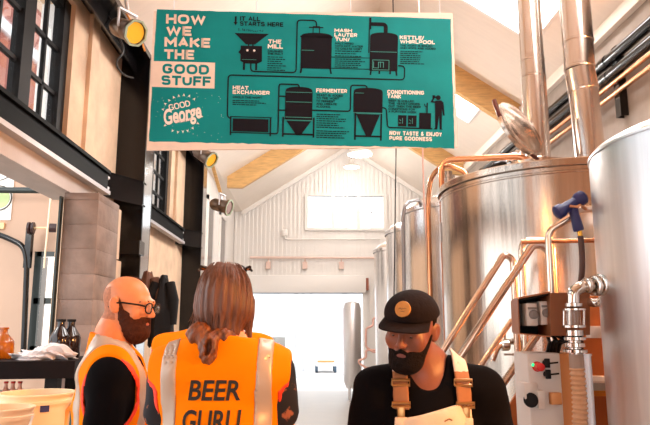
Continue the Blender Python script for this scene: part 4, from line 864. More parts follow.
q.add([(b1.x+rr_*math.cos(t), 3.45+rr_*math.sin(t), z_) for z_ in (p.z-.024, p.z+.008) for t in [-PI/2+.50+.06*i for i in range(5)]], [(i, i+1, i+6, i+5) for i in range(4)]); q.build('sticker', mat('navy sticker', (36, 42, 96), .5), bk1)
b2 = at(6, 407, 3.05); bucket('cream bucket cut by the left edge, in front of the large one', b2.x-.02, 3.05, .135, b2.z-tz, m_buck, 'cream buckets')
b3 = at(80, 394, 3.7); tz2 = tz
t = thing('bucket', 'teal bucket behind the left man\'s back', 'bucket', (b3.x, 3.56, tz)); q = MB(); q.lathe([(.09, 0), (.11, b3.z-tz-.01), (.12, b3.z-tz-.01), (.12, b3.z-tz), (.1, b3.z-tz), (.08, .02), (0, .02)], (b3.x-.02, 3.56, tz), n=32); q.build('pail', mat('teal plastic', (84, 136, 150), .45), t)
q = MB(); q.tube(arc([at(84, 398, 3.5)+Vector((.02, .06, .0)), at(80, 400, 3.44), at(72, 406, 3.40), at(66, 412, 3.42), (at(64, 420, 3.44).x, 3.44, tz+.012)], .05), .012, 8); tag(q.build('yellow_hose', mat('orange yellow hose', (240, 170, 90), .5)), 'short orange yellow hose end lying over the teal bucket', 'hose')
# jackets hung on the first column
def coat(label, x, y, z, w, h, m, seed):
    rr2 = random.Random(seed); q = MB(); n, mrow = 28, 26; vs = []
    for j in range(mrow+1):
        t_ = j/mrow; hw = w*(.28+.5*min(1, t_*2.2)+.12*t_); dp = .05+.10*min(1, t_*2)
        for i in range(n):
            a_ = 2*PI*i/n; wv = 1+.10*math.sin(a_*5+seed+t_*2)+.06*math.sin(a_*9+2*seed)
            vs.append((x+hw*math.cos(a_)*wv, y+dp*math.sin(a_)*wv, z-h*t_+.02*math.sin(a_*3)))
    fs = [(j*n+i, j*n+(i+1) % n, (j+1)*n+(i+1) % n, (j+1)*n+i) for j in range(mrow) for i in range(n)]+[tuple(range(n)), tuple(reversed(range(mrow*n, mrow*n+n)))]
    q.add(vs, fs); t_ = q.build('hanging_jacket', m, None, 60); tag(t_, label, 'jacket', 'jackets on the column')
    for s_ in (-1, 1):
        q = MB(); q.tube([(x+s_*w*.5, y-.02, z-.06), (x+s_*w*.85, y-.05, z-h*.35), (x+s_*w*.82, y-.05, z-h*.7)], [.05, .055, .045], 12); q.build('sleeve', m, t_)
    return t_
p = at(150, 274, 6.2); coat('brown jacket hanging on the black column behind the bearded man', p.x-.05, 6.30, p.z+.02, .15, .62, mat('brown cloth', (112, 76, 60), .9, noise=.2, nscale=14), 1)
p = at(158, 276, 6.15); coat('black jacket hanging beside the brown one on the column', p.x+.03, 6.27, p.z, .13, .66, mat('black cloth', (20, 18, 20), .9), 3)

# ------------------------------------------------------------------ people: one continuous surface per body
f32 = np.float32
def smin(a, b, k): h = np.maximum(k-np.abs(a-b), 0)/k; return np.minimum(a, b)-h*h*k*.25
def smax(a, b, k): return -smin(-a, -b, k)
def ell(P, c, r):
    x, y, z = (P[0]-c[0])/r[0], (P[1]-c[1])/r[1], (P[2]-c[2])/r[2]
    k0 = np.sqrt(x*x+y*y+z*z); k1 = np.sqrt((x/r[0])**2+(y/r[1])**2+(z/r[2])**2)+1e-6
    return k0*(k0-1)/k1
def cone(P, a, b, ra, rb):
    a, b = np.array(a, f32), np.array(b, f32); d = b-a; L2 = float(d@d)
    q = [P[i]-a[i] for i in range(3)]; t = np.clip((q[0]*d[0]+q[1]*d[1]+q[2]*d[2])/L2, 0, 1)
    return np.sqrt((q[0]-t*d[0])**2+(q[1]-t*d[1])**2+(q[2]-t*d[2])**2)-(ra+(rb-ra)*t)
def axis(lo, hi, c, bands=()):
    """grid lines with spacing c, finer inside bands (lo, hi, spacing)"""
    out = [lo]
    while out[-1] < hi:
        s = c
        for a, b, e in bands:
            if a-c < out[-1] < b: s = min(s, e)
        out.append(out[-1]+s)
    return np.array(out, f32)
def surface(fun, xs, ys, zs):
    P = (xs[:, None, None], ys[None, :, None], zs[None, None, :])
    Fv = np.asarray(fun(P), f32); Fv = np.broadcast_to(Fv, (len(xs), len(ys), len(zs)))
    ins = Fv < 0; nx, ny, nz = Fv.shape
    c = np.zeros((nx-1, ny-1, nz-1), np.int8)
    for i in (0, 1):
        for j in (0, 1):
            for k in (0, 1): c += ins[i:nx-1+i, j:ny-1+j, k:nz-1+k]
    act = (c > 0) & (c < 8); ci = np.argwhere(act); idx = -np.ones(act.shape, np.int64); idx[act] = np.arange(len(ci))
    G = (xs, ys, zs); acc = np.zeros((len(ci), 3)); cnt = np.zeros(len(ci))
    for ax in range(3):
        o1, o2 = [a for a in range(3) if a != ax]
        for u in (0, 1):
            for v in (0, 1):
                p = ci.copy(); p[:, o1] += u; p[:, o2] += v; q = p.copy(); q[:, ax] += 1
                fa = Fv[p[:, 0], p[:, 1], p[:, 2]]; fb = Fv[q[:, 0], q[:, 1], q[:, 2]]; m = (fa < 0) != (fb < 0)
                t = np.where(m, fa/(fa-fb+1e-12), 0)
                co = np.stack([G[a][p[:, a]] for a in range(3)], 1).astype(float); co[:, ax] += t*(G[ax][q[:, ax]]-G[ax][p[:, ax]])
                acc[m] += co[m]; cnt[m] += 1
    V = acc/np.maximum(cnt, 1)[:, None]; faces = []
    for ax in range(3):
        o1, o2 = [(1, 2), (2, 0), (0, 1)][ax]
        sl = [slice(None)]*3; s2 = [slice(None)]*3; sl[ax] = slice(0, -1); s2[ax] = slice(1, None)
        ch = ins[tuple(sl)] != ins[tuple(s2)]; e = np.argwhere(ch)
        e = e[(e[:, o1] > 0) & (e[:, o2] > 0) & (e[:, o1] < Fv.shape[o1]-1) & (e[:, o2] < Fv.shape[o2]-1)]
        if not len(e): continue
        def cell(a, b):
            w = e.copy(); w[:, o1] -= a; w[:, o2] -= b; return idx[w[:, 0], w[:, 1], w[:, 2]]
        quad = np.stack([cell(1, 1), cell(0, 1), cell(0, 0), cell(1, 0)], 1)
        inside = ins[e[:, 0], e[:, 1], e[:, 2]]; quad[~inside] = quad[~inside][:, ::-1]
        faces.append(quad)
    return V, np.concatenate(faces)
def sdf_mesh(name, fun, grid, mats, parent, pick=None, smooth=2):
    V, Q = surface(fun, *grid)
    for _ in range(smooth):          # light smoothing along the surface
        acc = np.zeros_like(V); n = np.zeros(len(V))
        for i in range(4):
            a, b = Q[:, i], Q[:, (i+1) % 4]
            np.add.at(acc, a, V[b]); np.add.at(n, a, 1); np.add.at(acc, b, V[a]); np.add.at(n, b, 1)
        V = V*.5+.5*acc/np.maximum(n, 1)[:, None]
    me = bpy.data.meshes.new(name)
    me.vertices.add(len(V)); me.vertices.foreach_set('co', V.astype(f32).ravel())
    me.loops.add(4*len(Q)); me.loops.foreach_set('vertex_index', Q.ravel().astype(np.int32))
    me.polygons.add(len(Q)); me.polygons.foreach_set('loop_start', np.arange(0, 4*len(Q), 4, dtype=np.int32)); me.polygons.foreach_set('loop_total', np.full(len(Q), 4, np.int32))
    me.update(calc_edges=True); me.validate()
    me.polygons.foreach_set('use_smooth', [True]*len(me.polygons))
    for m in (mats if isinstance(mats, (list, tuple)) else [mats]): me.materials.append(m)
    if pick is not None and len(me.polygons) == len(Q):
        me.polygons.foreach_set('material_index', pick(V[Q].mean(1)).astype(np.int32))
    o = bpy.data.objects.new(name, me); COL.objects.link(o)
    if parent: o.parent = parent
    ORG[o.name] = Vector((0, 0, 0)); return o

class Figure:
    """local frame: facing -Y, standing on z=0, about 1.78 m tall before scaling"""
    def __init__(s, yaw=0, pitch=0, roll=0, arms=None, shoulder=.185, sz=1.445, hs=1.0, chest=(.170, .118), fem=False, hunch=0., lean=0.):
        s.R = (Matrix.Rotation(yaw, 3, 'Z') @ Matrix.Rotation(pitch, 3, 'X') @ Matrix.Rotation(roll, 3, 'Y'))
        s.piv = np.array([lean, .015-hunch*.5, 1.585]); s.hc = np.array([lean, -.022-hunch*.5, 1.665]); s.hs = hs; s.sh = shoulder; s.sz = sz; s.chest = chest; s.fem = fem; s.hunch = hunch
        s.arms = arms or [((-1, 0, 0), (-.24, .02, 1.15), (-.25, -.10, .92)), ((1, 0, 0), (.24, .02, 1.15), (.25, -.10, .92))]
    def H(s, P):      # into head space
        q = [P[i]-s.piv[i] for i in range(3)]; M = s.R; o = [sum(M[j][i]*q[j] for j in range(3)) for i in range(3)]
        return [(o[i]+s.piv[i]-s.hc[i])/s.hs for i in range(3)]
    def W(s, p):      # head space -> figure space
        v = s.R @ Vector([p[i]*s.hs+s.hc[i]-s.piv[i] for i in range(3)]); return Vector([v[i]+s.piv[i] for i in range(3)])
    def HM(s):
        M = s.R.to_4x4(); M.translation = s.W((0, 0, 0)); return M @ Matrix.Scale(s.hs, 4)
    def skull(s, h, face=True):
        d = smin(ell(h, (0, .016, .034), (.074, .095, .083)), ell(h, (0, -.028, -.030), (.062, .064, .086)), .04)
        d = smin(d, ell(h, (0, -.052, -.086), (.040, .036, .030)), .035)
        if not face: return d
        for k in (-1, 1):
            d = smin(d, ell(h, (.044*k, -.062, -.022), (.022, .022, .024)), .025)
            d = smax(d, -ell(h, (.031*k, -.106, .004), (.019, .020, .012)), .012)
            d = smin(d, ell(h, (.031*k, -.079, .003), (.0150, .0135, .0125)), .006)
            d = smin(d, ell([h[0]-.079*k-.30*k*(h[1]-.016), h[1]-.016-.15*h[2], h[2]+.002], (0, 0, 0), (.011, .022, .033)), .005)
            d = smax(d, -ell(h, (.092*k, .012, .003), (.008, .010, .018)), .004)
        d = smin(d, cone(h, (-.036, -.086, .024), (.036, -.086, .024), .011, .011), .018)
        d = smin(d, cone(h, (0, -.092, .014), (0, -.113, -.026), .0075, .0115), .012)
        for k in (-1, 1): d = smin(d, ell(h, (.0115*k, -.103, -.030), (.0085, .010, .008)), .006)
        d = smin(d, cone(h, (-.017, -.091, -.0545), (.017, -.091, -.0545), .006, .006), .008)
        d = smin(d, cone(h, (-.014, -.090, -.0665), (.014, -.090, -.0665), .0075, .0075), .008)
        d = smax(d, -cone(h, (-.020, -.100, -.0605), (.020, -.100, -.0605), .003, .003), .004)
        return d
    def neck(s, P):
        a = s.W((0, .018, -.055)); return smin(cone(P, (0, .030-s.hunch*.3, 1.44), tuple(a), .064 if not s.fem else .055, .056 if not s.fem else .048), cone(P, (0, .045, 1.46), tuple(s.W((0, .045, -.02))), .05, .045), .03)
    def torso(s, P):
        cx, cy = s.chest; sh, sz = s.sh, s.sz
        d = smin(ell(P, (0, .0, .96), (.168, .118, .15)), ell(P, (0, -.004, 1.13), (.142, .105, .19)), .10)
        d = smin(d, ell(P, (0, -.002, 1.31), (cx, cy, .195)), .08)
        d = smin(d, cone(P, (-sh*.84, .005, sz-.01), (sh*.84, .005, sz-.01), .056, .056), .06)
        for k in (-1, 1): d = smin(d, cone(P, (.10*k, .02, sz+.00), (.025*k, .022, 1.555), .052, .040), .06)
        if s.fem:
            for k in (-1, 1): d = smin(d, ell(P, (.075*k, -.085, 1.30), (.062, .055, .062)), .04)
        return d
    def upper(s, P, k, tmax=1., add=0.):
        side, e, w = s.arms[k]; a = np.array([side[0]*s.sh, .005, s.sz-.012]); b = a+(np.array(e)-a)*tmax
        r0, r1 = (.054, .043) if not s.fem else (.046, .038)
        return cone(P, a, b, r0+add, r0+(r1-r0)*tmax+add)
    def arm(s, P, k):
        side, e, w = s.arms[k]; r = (.043, .027) if not s.fem else (.037, .024)
        e, w = np.array(e), np.array(w); d = smin(s.upper(P, k), cone(P, e, w, r[0], r[1]), .03)
        v = (w-e)/np.linalg.norm(w-e); n = np.cross(v, (0, 0, 1.)); n /= np.linalg.norm(n)+1e-6; c = np.cross(n, v); sx = side[0]
        pa = w+v*.05; d = smin(d, np.minimum(cone(P, w+v*.01, pa+c*.022, .026, .020), cone(P, w+v*.01, pa-c*.022, .026, .020)), .02)
        d = smin(d, cone(P, w+v*.03+c*.02, w+v*.05-c*.02, .018, .018), .015)
        for i, (off, L) in enumerate(((.033, .062), (.011, .075), (-.011, .07), (-.032, .054))):      # four fingers, curled a little
            b0 = w+v*.06+c*off; b1 = b0+v*L*.5+n*sx*.006; b2 = b1+v*L*.42+n*-sx*.018
            d = smin(d, cone(P, b0, b1, .0105, .0095), .006); d = smin(d, cone(P, b1, b2, .0095, .008), .004)
        t0 = w+v*.025+c*.024; t1 = t0+v*.035+c*.028; t2 = t1+v*.03+c*.004
        d = smin(d, cone(P, t0, t1, .013, .011), .008); return smin(d, cone(P, t1, t2, .011, .009), .004)
    def legs(s, P, add=0.):
        d = None
        for k in (-1, 1):
            q = smin(cone(P, (.088*k, 0, .93), (.10*k, -.005, .49), .088+add, .058+add), cone(P, (.10*k, -.005, .49), (.105*k, .02, .10), .056+add, .042+add), .04)
            q = smin(q, smin(cone(P, (.105*k, .03, .045), (.12*k, -.14, .035), .043, .034), ell(P, (.105*k, .03, .06), (.045, .055, .06)), .03), .03)
            d = q if d is None else np.minimum(d, q)
        return np.maximum(d, -P[2])
    def body(s, P):
        zs = P[2].ravel(); out = np.full(np.broadcast(*P).shape, 1., f32)
        def put(lo, hi, fn, k):
            i = np.where((zs >= lo) & (zs <= hi))[0]
            if not len(i): return
            sl = slice(i[0], i[-1]+1); out[:, :, sl] = smin(out[:, :, sl], fn((P[0], P[1], P[2][:, :, sl])), k)
        put(.70, 1.66, s.torso, .001); put(1.36, 1.78, s.neck, .04); put(1.40, 1.95, lambda Q: s.skull(s.H(Q))*s.hs, .02); put(-.1, 1.08, s.legs, .06)
        for k in (0, 1):
            zz = [1.52, s.arms[k][1][2], s.arms[k][2][2]]; put(min(zz)-.25, max(zz)+.1, lambda Q: s.arm(Q, k), .035)
        return out
    def grid(s, fine=.0042):
        c = s.W((0, 0, 0)); ex = max(.34, *[abs(a[2][0])+.14 for a in s.arms], *[abs(a[1][0])+.1 for a in s.arms])
        ylo = min(-.24, *[a[2][1]-.2 for a in s.arms])
        return (axis(-ex, ex, .010, ((c.x-.10, c.x+.10, fine),)), axis(ylo, .22, .010, ((c.y-.135, c.y+.125, fine),)), axis(-.03, c.z+.16, .010, ((c.z-.15, c.z+.16, fine),)))
    def local_grid(s, lo, hi, h): return tuple(axis(a, b, h) for a, b in zip(lo, hi))
    def head_grid(s, h=.004, m=.17): c = s.W((0, 0, 0)); return tuple(axis(c[i]-m, c[i]+m, h) for i in range(3))

def skin_mat(n, rgb, dark): return mat(n, rgb, .42, noise=.10, nscale=26, bump=.06, bscale=160, spec=.4)
m_hair_dark = mat('dark beard hair', (24, 15, 12), .85, spec=.15, noise=.35, nscale=60, bump=.6, bscale=150)
m_beard = mat('brown beard hair', (72, 36, 20), .85, spec=.2, noise=.35, nscale=60, bump=.6, bscale=150)
m_lipA = mat('pink lip', (186, 108, 88), .45); m_lipB = mat('brown lip', (118, 66, 60), .4)
m_eyeW = mat('eye white', (226, 220, 214), .2); m_iris = mat('dark iris', (36, 24, 18), .1)
m_orange = mat('orange safety vest', (255, 134, 0), .8, spec=.08, noise=.05, nscale=6, bump=.18, bscale=14)
m_redor = mat('red orange piping', (250, 62, 28), .6)
m_reflect = mat('silver reflective tape', (184, 164, 148), .35, metal=.15, bump=.05)
m_shirt = mat('black cotton', (10, 7, 9), .95, spec=.1, noise=.2, nscale=10, bump=.15, bscale=24)
m_jean = mat('dark denim', (38, 44, 60), .9)
def lips_pick(fig, shaved=False):
    def f(C):
        h = fig.H(C.T); h = [np.asarray(v) for v in h]
        r = np.zeros(len(C)); r[(np.abs(h[0]) < .023) & (h[2] > -.074) & (h[2] < -.0495) & (h[1] < -.086)] = 1
        if shaved:
            hh = (h[1] > .0) & (h[2] > -.06) & (h[2] < .075-.2*(h[1]-.02)) & (h[1]-.35*h[2] > .032) & (np.abs(h[0]) < .078)
            r[hh] = 2
        return r
    return f
def face_parts(fig, root, brow, iris=m_iris, lids=False):
    M = fig.HM()
    for k in (-1, 1):
        q = MB(); q.ball((.031*k, -.0815, .003), (.0125, .0115, .0085 if not lids else .005), 16, M); e = q.build('eye', m_eyeW, root, local=True)
        q = MB(); q.ball((.031*k, -.0905, .002 if not lids else -.001), (.0052, .003, .0052 if not lids else .003), 12, M); q.build('iris', iris, e, local=True)
        q = MB(); pts = [M @ Vector((k*(.013+.036*t), -.0965+.024*t*t, .023+.006*math.sin(PI*t)-.002*t)) for t in [i/8 for i in range(9)]]; q.tube(pts, [fig.hs*(.0012+.0026*math.sin(PI*(i+1)/10)) for i in range(9)], 8); q.build('eyebrow', brow, root, local=True)
def wrinkle(P, a, s=0.): return a*(np.sin(P[2]*38+P[0]*22+s)*np.sin(P[0]*31-P[2]*9+2*s)+.6*np.sin(P[0]*12+P[2]*55+P[1]*20+s))
def trousers(fig, root, m):
    g = fig.local_grid((-.3, -.24, .02), (.3, .22, 1.02), .014)
    sdf_mesh('trousers', lambda P: np.maximum(np.maximum(smin(fig.legs(P, .014), ell(P, (0, 0, .96), (.182, .132, .16)), .06), P[2]-.99), .085-P[2]), g, m, root)
    for k in (-1, 1):
        q = MB(); g2 = fig.local_grid((.105*k-.09, -.24, -.02), (.105*k+.09, .14, .15), .010)
        sdf_mesh('shoe', lambda P: np.maximum(np.maximum(smin(cone(P, (.105*k, .03, .05), (.12*k, -.145, .04), .055, .044), ell(P, (.105*k, .03, .06), (.055, .065, .07)), .03), -P[2]), P[2]-.12), g2, m_blackm, root)
def tshirt(fig, root, m, sleeve=.62, neck=1.50, add=.013, hem=.93, slope=.42, h=.008, scoop=None, puff=.012):
    def fn(P):
        d = smin(fig.torso(P)-add, np.minimum(fig.upper(P, 0, sleeve, add+puff), fig.upper(P, 1, sleeve, add+puff)), .045)+wrinkle(P, .0022)
        d = smax(d, P[2]-neck-slope*P[1], .008) if scoop is None else smax(np.maximum(d, P[2]-1.57), -cone(P, *scoop), .008); return np.maximum(d, hem-P[2])
    ex = fig.sh+.15
    return sdf_mesh('tshirt', fn, fig.local_grid((-ex-.02, -.2, hem-.03), (ex+.02, .2, 1.62), h), m, root)
def vest(fig, root, add=.026, width=.215, vfront=True, hem=.88, m=m_orange, neck=1.515, seed=0., h=.007, tight=0.):
    def base(P): return smin(fig.torso(P)-add, cone(P, (-width*.9, .008, fig.sz+.012), (width*.9, .008, fig.sz+.012), .05, .05), .05)+wrinkle(P, .0025, seed)
    def cut(P):
        d = np.maximum(np.abs(P[0])-width+.45*np.maximum(0, np.minimum(.10, 1.44-P[2]))*0, hem-P[2])
        d = smax(d, P[2]-neck-.30*P[1]-(.0 if not vfront else 0), .01)
        # arm holes: carve beside the chest below the shoulder
        if vfront: d = np.maximum(d, np.where(P[1] < .01, (P[2]-1.20)*.30-np.abs(P[0]), -1.))
        return d
    def holes(P, grow=0.):
        o = None
        for k in (-1, 1):
            q = np.sqrt(((P[2]-1.33)/1.35)**2+((P[1]+.005)/1.)**2)-.092-grow; q = np.maximum(q, (.135-tight)-k*P[0]); o = q if o is None else np.minimum(o, q)
        return o
    def fn(P): return smax(np.maximum(base(P), cut(P)), -holes(P), .01)
    g = fig.local_grid((-.30, -.24, hem-.03), (.30, .22, 1.64), h)
    o = sdf_mesh('safety_vest', fn, g, m, root)
    # piping along arm holes
    for k in (-1, 1): sdf_mesh('armhole_piping', lambda P: np.maximum(np.maximum(np.maximum(np.abs(base(P)+.002)-.0055, np.abs(holes(P, .006))-.0075), cut(P)), .02-k*P[0]), g, m_redor, o)
    return o, base, fn, g
def tape(vo, base, fn, g, band, name='reflective_tape', th=.0045, m=m_reflect):
    return sdf_mesh(name, lambda P: np.maximum(np.maximum(np.maximum(base(P)-th, fn(P)-th-.001), -(base(P)+.006)), band(P)), g, m, vo)
def lettering(host, words_, x0, x1, z0, z1, m, front=False, bold=.012, shear=.10, seed=1, parent=None):
    """letters that lie on the cloth: shot onto the host surface"""
    dg = host.data; bv = BVHTree.FromPolygons([v.co for v in dg.vertices], [tuple(p.vertices) for p in dg.polygons])
    vs, fs = text_data(words_, bold, 0, shear); q = MB(); out = []; sgn_ = -1 if front else 1
    for u, v, _ in vs:
        x = x0+(x1-x0)*(u if front else u); x = x if front else -x
        z = z0+(z1-z0)*v; hit = bv.ray_cast(Vector((x, sgn_*.5, z)), Vector((0, -sgn_, 0)))[0]
        y = hit.y if hit else 0.; out.append(Vector((x, y+sgn_*.0035, z)))
    q.add(out, fs); return q.build('lettering', m, parent or host, 0, local=True)
def person(label, x, y, face_deg, s=1.):
    o = thing('person', label, 'person', (x, y, 0), None, math.radians(face_deg)); o.scale = (s, s, s); return o

# --- bearded man in glasses, side on
skA = skin_mat('fair warm skin', (216, 138, 92), .2); m_shav = mat('shaved scalp', (180, 112, 76), .7, noise=.25, nscale=90)
PA = person('bald bearded man in black glasses, black t-shirt and orange vest, seen side on', -.768, 2.6, 102, 1.01)
fa = Figure(yaw=math.radians(-26), pitch=math.radians(7), shoulder=.174, sz=1.408, hunch=.03, arms=[((-1, 0, 0), (-.215, .02, 1.15), (-.225, -.15, .95)), ((1, 0, 0), (.215, .02, 1.15), (.225, -.15, .95))], hs=.98)
sdf_mesh('body', fa.body, fa.grid(), [skA, m_lipA, m_shav], PA, lips_pick(fa, True))
face_parts(fa, PA, m_beard)
def beard_fn(fig, long_=.045, th=.007, TOP=-.036):
    def fn(P):
        h = fig.H(P); d = fig.skull(h, False)-th; d = smin(d, ell(h, (0, -.056, -.102), (.047, .047, long_)), .03)
        n = .0018*np.sin(h[0]*320+h[2]*160)*np.sin(h[2]*260+h[1]*210)
        top = TOP+.30*(h[1]+.09); top = np.where(h[1] > -.022, top+1.7*(h[1]+.022), top)
        d = np.maximum(d+n, h[2]-top); d = np.maximum(d, h[1]-.002)
        d = smax(d, -ell(h, (0, -.112, -.062), (.019, .030, .0075)), .005)
        d = np.maximum(d, -ell(h, (0, -.118, -.024), (.018, .03, .020)))
        for k in (-1, 1): d = smin(d, cone(h, (.003*k, -.100, -.0465), (.027*k, -.086, -.064), .0065, .005), .006)
        return d*fig.hs
    return fn
sdf_mesh('beard', beard_fn(fa), fa.head_grid(.004), m_beard, PA)
M = fa.HM(); gl = None
q = MB()
for k in (-1, 1):
    rim = [M @ Vector((k*.034+.0245*math.copysign(abs(math.cos(t))**.7, math.cos(t)), -.1135+.004*abs(math.cos(t)), .001+.0195*math.copysign(abs(math.sin(t))**.75, math.sin(t)))) for t in [2*PI*i/24 for i in range(25)]]
    q.tube(rim, .0027, 8)
    q.tube([M @ Vector(p) for p in ((k*.058, -.108, .008), (k*.074, -.09, .011), (k*.080, -.02, .012), (k*.081, .02, .006), (k*.079, .04, -.012))], [.0034]*5, 8)
q.tube([M @ Vector(p) for p in ((-.0095, -.113, .006), (0, -.118, .009), (.0095, -.113, .006))], .0026, 8)
gl = q.build('spectacle_frame', m_blackm, PA, local=True)
q = MB()
for k in (-1, 1): q.add([M @ Vector((k*.034+.024*math.cos(t), -.1125, .001+.019*math.sin(t))) for t in [2*PI*i/20 for i in range(20)]], [tuple(range(20))])
q.build('lens', mat('clear lens', (250, 250, 250), .08), gl, 0, local=True)
bpy.data.materials['clear lens'].node_tree.nodes['Principled BSDF'].inputs['Alpha'].default_value = .10
trousers(fa, PA, m_jean); tshirt(fa, PA, m_shirt, .72, puff=.004)
vo, vb, vf, vg = vest(fa, PA, seed=1., width=.20, neck=1.53)
tape(vo, vb, vf, vg, lambda P: np.abs(np.abs(P[0])-.118)-.022)

# --- woman from behind
skW = skin_mat('light skin', (232, 164, 126), .2)
m_brhair = mat('brown hair', (118, 72, 48), .45, noise=.45, nscale=9, stretch=(9, 9, .5), rgb2=(78, 46, 32), bump=.35, bscale=30)
PW = person('woman with tied brown hair seen from behind, orange vest lettered BEER GURU', -.275, 2.1, 178, 1.006)
fw_ = Figure(yaw=math.radians(4), pitch=math.radians(4), shoulder=.172, fem=True, chest=(.155, .108), arms=[((-1, 0, 0), (-.206, -.02, 1.17), (-.20, -.2, 1.02)), ((1, 0, 0), (.206, -.02, 1.17), (.20, -.2, 1.02))])
sdf_mesh('body', fw_.body, fw_.grid(.006), [skW, m_lipA], PW, lips_pick(fw_))
face_parts(fw_, PW, m_beard)
def hair_fn(P):
    h = fw_.H(P); an = np.arctan2(h[0], h[1]-.02)
    d = smin(ell(h, (0, .020, .034), (.088, .110, .094)), ell(h, (0, .030, -.035), (.091, .092, .075)), .05)
    d = smin(d, ell(h, (0, .066, -.100), (.060, .046, .048)), .03)
    for k in (-1, 1): d = smin(d, cone(h, (.078*k, -.01, .0), (.088*k, .000, -.135 if k < 0 else -.12), .018, .006), .02)
    d = d+.0022*np.sin(an*26+h[2]*14)+.0013*np.sin(an*61+h[2]*25)
    face = np.maximum(np.maximum(h[1]+.045+.25*np.maximum(0, h[2]-.03)*0, h[2]-.085), np.abs(h[0])-.10)
    return smax(d, -face, .015)*fw_.hs
hair = sdf_mesh('hair', hair_fn, fw_.head_grid(.0036, .20), m_brhair, PW)
def bun_fn(P):
    h = fw_.H(P); h0 = [h[0]-.022, h[1], h[2]]
    d = smin(ell(h0, (.042, .098, -.106), (.042, .036, .038)), ell(h0, (-.028, .100, -.116), (.042, .032, .031)), .014)
    d = smin(d, ell(h0, (.010, .128, -.152), (.030, .027, .050)), .012)
    d = np.maximum(d, -ell(h0, (.010, .150, -.148), (.010, .02, .026)))
    return (d+.0022*np.sin(h0[0]*240+h0[2]*130+np.sin(h0[2]*70)*2)+.001*np.sin(h0[0]*420-h0[2]*300))*fw_.hs
sdf_mesh('hair_bun', bun_fn, tuple(axis(a, b_, .0036) for a, b_ in zip((-.12, -.0, 1.44), (.14, .2, 1.62))), mat('auburn hair', (150, 84, 40), .42, noise=.5, nscale=10, stretch=(8, 8, .8), rgb2=(74, 36, 18), bump=.3, bscale=30), hair)
M = fw_.HM(); q = MB(); q.tube([M @ Vector((.032+.022*math.cos(t), .118+.012*math.sin(t), -.124)) for t in [2*PI*i/16 for i in range(17)]], .0045, 8); q.build('hair_tie', m_blackm, hair, local=True)
rh = random.Random(9); q = MB()
for i in range(90):                   # loose strands
    an = rh.uniform(-1.9, 1.9); x0 = .088*math.sin(an); y0 = .02+.108*math.cos(an); e = rh.uniform(-.14, -.06)
    pts = [Vector((x0*.55, .02+(y0-.02)*.55, .124)), Vector((x0*.92, .02+(y0-.02)*.95, .085)), Vector((x0*1.06, .02+(y0-.02)*1.02, .03)), Vector((x0*1.04+rh.uniform(-.004, .004), .028+(y0-.02)*.9, -.04)), Vector((x0*(.6 if abs(an) < 1.3 else 1.0)+rh.uniform(-.006, .006)+.015, .05+(y0-.02)*.55, e))]
    q.tube([M @ p for p in arc(pts, .03, 3)], .0011, 4, False)
q.build('loose_strands', m_brhair, hair, local=True)
q = MB()
for k in (-1, 1):
    q.tube([M @ Vector(p) for p in ((k*.066, -.062, .122), (k*.083, .0, .112), (k*.088, .035, .102))], [.005, .0045, .004], 8)
    q.ball((k*.036, -.066, .118), (.031, .009, .021), 16, M @ Matrix.Translation((0, 0, 0)))
    q.tube([M @ Vector(p) for p in ((k*.070, -.03, .121), (k*.080, .01, .118))], [.007, .006], 8)
q.tube([M @ Vector(p) for p in ((-.012, -.07, .125), (.012, -.07, .125))], .004, 8)
q.build('sunglasses', mat('brown black sunglasses', (34, 20, 16), .2), PW, local=True)
trousers(fw_, PW, m_jean)
m_floral = mat('black blouse with rust flowers', (20, 18, 26), .85, noise=.3, nscale=26, rgb2=(150, 86, 58))
m_floral.node_tree.nodes['Color Ramp'].color_ramp.elements[0].position = .36; m_floral.node_tree.nodes['Color Ramp'].color_ramp.elements[1].position = .42
tshirt(fw_, PW, m_floral, .42, neck=1.51, puff=.004)
vo, vb, vf, vg = vest(fw_, PW, add=.036, width=.222, vfront=True, seed=2.5, neck=1.53, tight=-.055)
tape(vo, vb, vf, vg, lambda P: np.abs(np.abs(P[0])-.142-.02*np.clip(P[2]-1.3, -.3, .2))-.026)
m_print = mat('black vest print', (30, 24, 20), .7)
W0 = lambda px: (px-220.5)/316*1.0
lettering(vo, 'BEER', -.078, .078, 1.370, 1.428, m_print, bold=.02, shear=.12, parent=vo)
lettering(vo, 'GURU', -.092, .082, 1.280, 1.344, m_print, bold=.02, shear=.12, parent=vo)

# --- person behind the woman, mostly hidden
PB = person('person in an orange vest almost hidden behind the woman, one shoulder showing', -.455, 3.12, 172, 1.03)
fb = Figure(pitch=math.radians(4), shoulder=.215, arms=[((-1, 0, 0), (-.22, -.02, 1.15), (-.2, -.2, 1.0)), ((1, 0, 0), (.22, -.02, 1.15), (.2, -.2, 1.0))], hs=.95)
sdf_mesh('body', fb.body, fb.grid(.008), [skW, m_lipA], PB, lips_pick(fb)); face_parts(fb, PB, m_beard)
sdf_mesh('hair', lambda P: np.maximum(np.maximum(fb.skull(fb.H(P), False)-.010, -(fb.H(P)[2]+.05)), -(fb.H(P)[1]+.07-.5*np.maximum(0, fb.H(P)[2]-.04)*2)), fb.head_grid(.006), m_beard, PB)
trousers(fb, PB, m_jean); tshirt(fb, PB, m_shirt, .6, puff=-.004)
vo, vb, vf, vg = vest(fb, PB, seed=4., width=.285, h=.009, tight=-.13)

